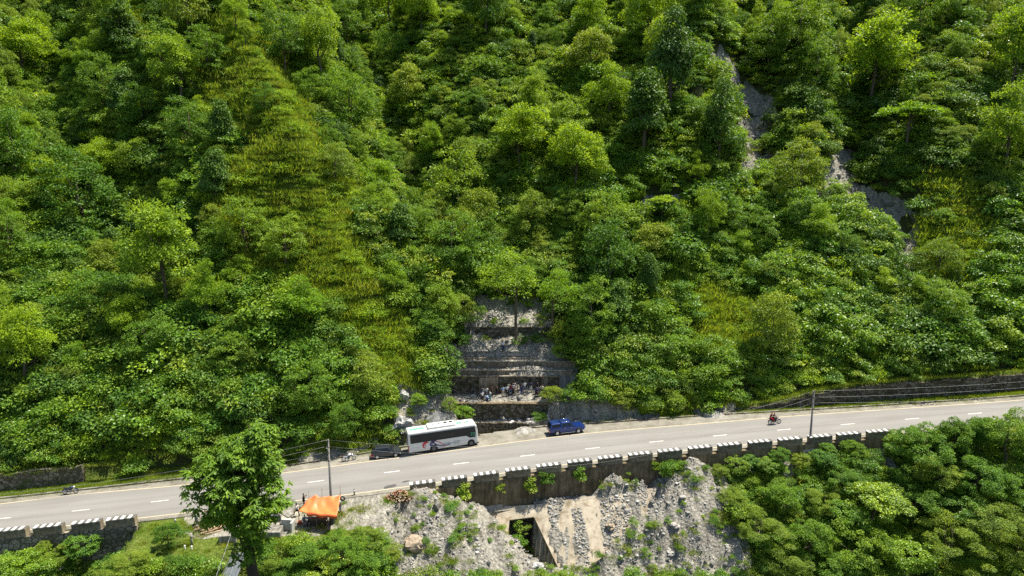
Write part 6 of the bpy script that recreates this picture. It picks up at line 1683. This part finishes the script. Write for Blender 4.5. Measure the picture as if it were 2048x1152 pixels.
# tarred patches and small holes in the asphalt are part of the road
def patches():
    b = MB(); r = np.random.default_rng(2)
    for px, py, L, W_ in ((780,973,1.6,.5),(812,963,1.0,.25),(1095,942,2.4,.14),(1110,940,1.0,.2)):
        c = on_road(px, py); n = 12; ang = -.0 + float(np.polyval(_dY, c.x)); vs = []
        for k in range(n):
            a = 2 * math.pi * k / n; x, y = L / 2 * math.cos(a) * r.uniform(.8, 1.1), W_ * math.sin(a) * r.uniform(.75, 1.1); X = c.x + x; Y = c.y + y + x * ang + .15 * x
            vs.append((X, Y, float(Zc(X)) + .011))
        b.add(vs, [tuple(range(n))])
    tag(b.build('road_patches', M('tar_patch', (.075, .072, .068), .8, vary=.3, scale=7), recalc=False), kind='structure')
patches()
# ---------------------------------------------------------------- the tall tree that rises in front of the road
def foreground_tree():
    LM = leaf_mat('leaves_foreground_tree', [(.05, .125, .006), (.065, .145, .008)], .4, .25, .5)
    Y = 55.; top = at_depth_Y(497, 832, Y); base = at_depth_Y(507, 1152, Y); g = gz(base.x, Y)
    t = thing('foreground_tree', 'tall big-leaved tree rising in front of the road at lower left', 'tree', (base.x, Y, g))
    r = np.random.default_rng(77); k = 55 / F / cP * 1.02
    # clump centres laid out after the tree's real outline: the height and spread of its branches
    C_ = []
    prof = [(1085, 6, 34), (1060, 4, 20), (1040, 2, 28), (1020, -4, 52), (1000, -6, 76), (975, -12, 92), (950, -16, 100), (925, -20, 98), (900, -22, 86), (880, -12, 72), (862, 4, 50), (845, 20, 34), (832, 34, 16)]
    for i in range(400):
        j = r.integers(0, len(prof)) if i > 12 else i; yy, cx, hw = prof[j]
        a = r.uniform(0, 2 * math.pi); q = r.random() ** .55
        if yy > 1030 and r.random() < .7: continue
        x = (507 + cx - 507) * k + hw * k * q * math.cos(a); y = hw * k * q * math.sin(a) * .85; z = (1152 - yy + r.normal() * 7) * k / cP * .985 + (base.z - g)
        C_.append((x, y, z - (q ** 2) * .5))
    C_ = np.array(C_); Vs = []
    for c in C_:
        rr = r.uniform(.5, .9); ntw = 9
        for _ in range(ntw):       # twigs that end in drooping whorls of long leaves
            d = r.normal(size=3); d /= np.linalg.norm(d); d[2] = abs(d[2]) * .8 - .1
            tip = c + d * rr; n = 9; a = np.linspace(0, 2 * math.pi, n, endpoint=False) + r.uniform(0, 6)
            A = np.stack([np.cos(a), np.sin(a), np.full(n, -.55) + r.normal(size=n) * .25], -1) + d * .5
            Nn = np.tile([0, 0, 1.], (n, 1)) + d * .4 + r.normal(size=(n, 3)) * .2
            Vs.append(leaf_quads(np.tile(tip, (n, 1)) + r.normal(size=(n, 3)) * .07, A, Nn, .46, .17, r))
    V = np.concatenate(Vs); o = np_mesh('crown', V, quad_idx(len(V)), LM, parent=t)
    hb = base.z - g; b = MB(); m = Vector((0, 0, 0)); tp = Vector(((top.x - base.x), 0, top.z - g - .8))
    ax_ = [(0, 0, -1.5), (-.2, .1, hb * .35), (.15, 0, hb * .75), (0, 0, hb), (-.25, 0, hb + 3.5), (-.3, 0, hb + 6.5), (tp.x * .6, 0, hb + 10), tuple(tp)]
    b.tube(ax_, [.75, .6, .5, .46, .36, .27, .15, .04], 14)
    for i in r.permutation(len(C_))[:46]:
        c = Vector(C_[i]); zz = min(max(c.z - 2.0 - r.random() * 1.5, hb - .5), hb + 10); s = Vector((-.08 * (zz - hb), 0, zz)); mid = s.lerp(c, .55) + Vector((0, 0, .35)); b.tube([s, mid, c], [.13, .08, .025], 6)
    b.tube([(0, 0, hb + .9), (-1.0, -.1, hb + 1.5), (-1.7, -.2, hb + 2.0)], [.16, .11, .04], 7)
    b.build('trunk', BARK_DARK, t)
foreground_tree()
# ---------------------------------------------------------------- a label for every tree: its look, the landmark it grows by, and its rank among its like
LOOK = {'broadleaf': 'dense round deep-green tree', 'feathery': 'loose yellow-green tree', 'gully': 'tall airy yellow-green tree', 'umbrella': 'flat-topped yellow-green tree', 'vine': 'tall creeper-draped tree', 'olive': 'fine-leaved olive-green tree', 'bigleaf': 'large-leaved bright bush',
        'near_round': 'dense green tree', 'near_feathery': 'fine-leaved olive tree', 'near_bright': 'bright broad-leaved tree'}
def zone(px, py, near):
    if near:
        if px < 560: return 'below the left barrier blocks'
        if px < 900: return 'below the orange tarpaulin'
        if px < 1600: return 'beside the grey talus'
        if py > 1040: return 'along the bottom right edge'
        if py < 985: return 'close under the right barrier row'
        return 'in the bottom right corner'
    rows = [(130, 'at the top'), (260, 'in the upper forest'), (390, 'in the middle forest'), (520, 'on the lower slope'), (650, 'low on the slope'), (2000, 'just above the road')]
    row = next(n for y, n in rows if py < y)
    cols = [(230, 'at far left'), (470, 'left of the grassy spur'), (760, 'on the grassy spur'), (960, 'left of the gully'), (1200, 'above the gully'), (1430, 'right of the gully'), (1660, 'around the rock scars'), (1860, 'right of the rock scars'), (9999, 'at far right')]
    c = next(n for x, n in cols if px < x)
    return row + ' ' + c
def label_trees():
    G = {}
    for e in TREES: G.setdefault((LOOK[e[1]], zone(e[2], e[3], e[1].startswith('near'))), []).append(e)
    for (look, z), L in G.items():
        L.sort(key=lambda e: e[2]); n = len(L)
        for i, e in enumerate(L):
            if n == 1: s = f'{look} {z}'
            elif n == 2: s = f'{("left", "right")[i]} of two: {look} {z}'
            elif i == 0: s = f'leftmost {look} {z}'
            elif i == n - 1: s = f'rightmost {look} {z}'
            elif n == 3: s = f'middle {look} {z}'
            else: s = f'{ordinal(i)} from left, {look} {z}'
            bush = e[1] == 'bigleaf'
            tag(e[0], s, 'bush' if bush else 'tree', 'large-leaved bushes on the mountainside' if bush else ('trees on the slope below the road' if e[1].startswith('near') else f'{LOOK[e[1]]}s on the mountainside'))
            e[0].name = 'leafy_bush' if bush else 'tree'
label_trees()
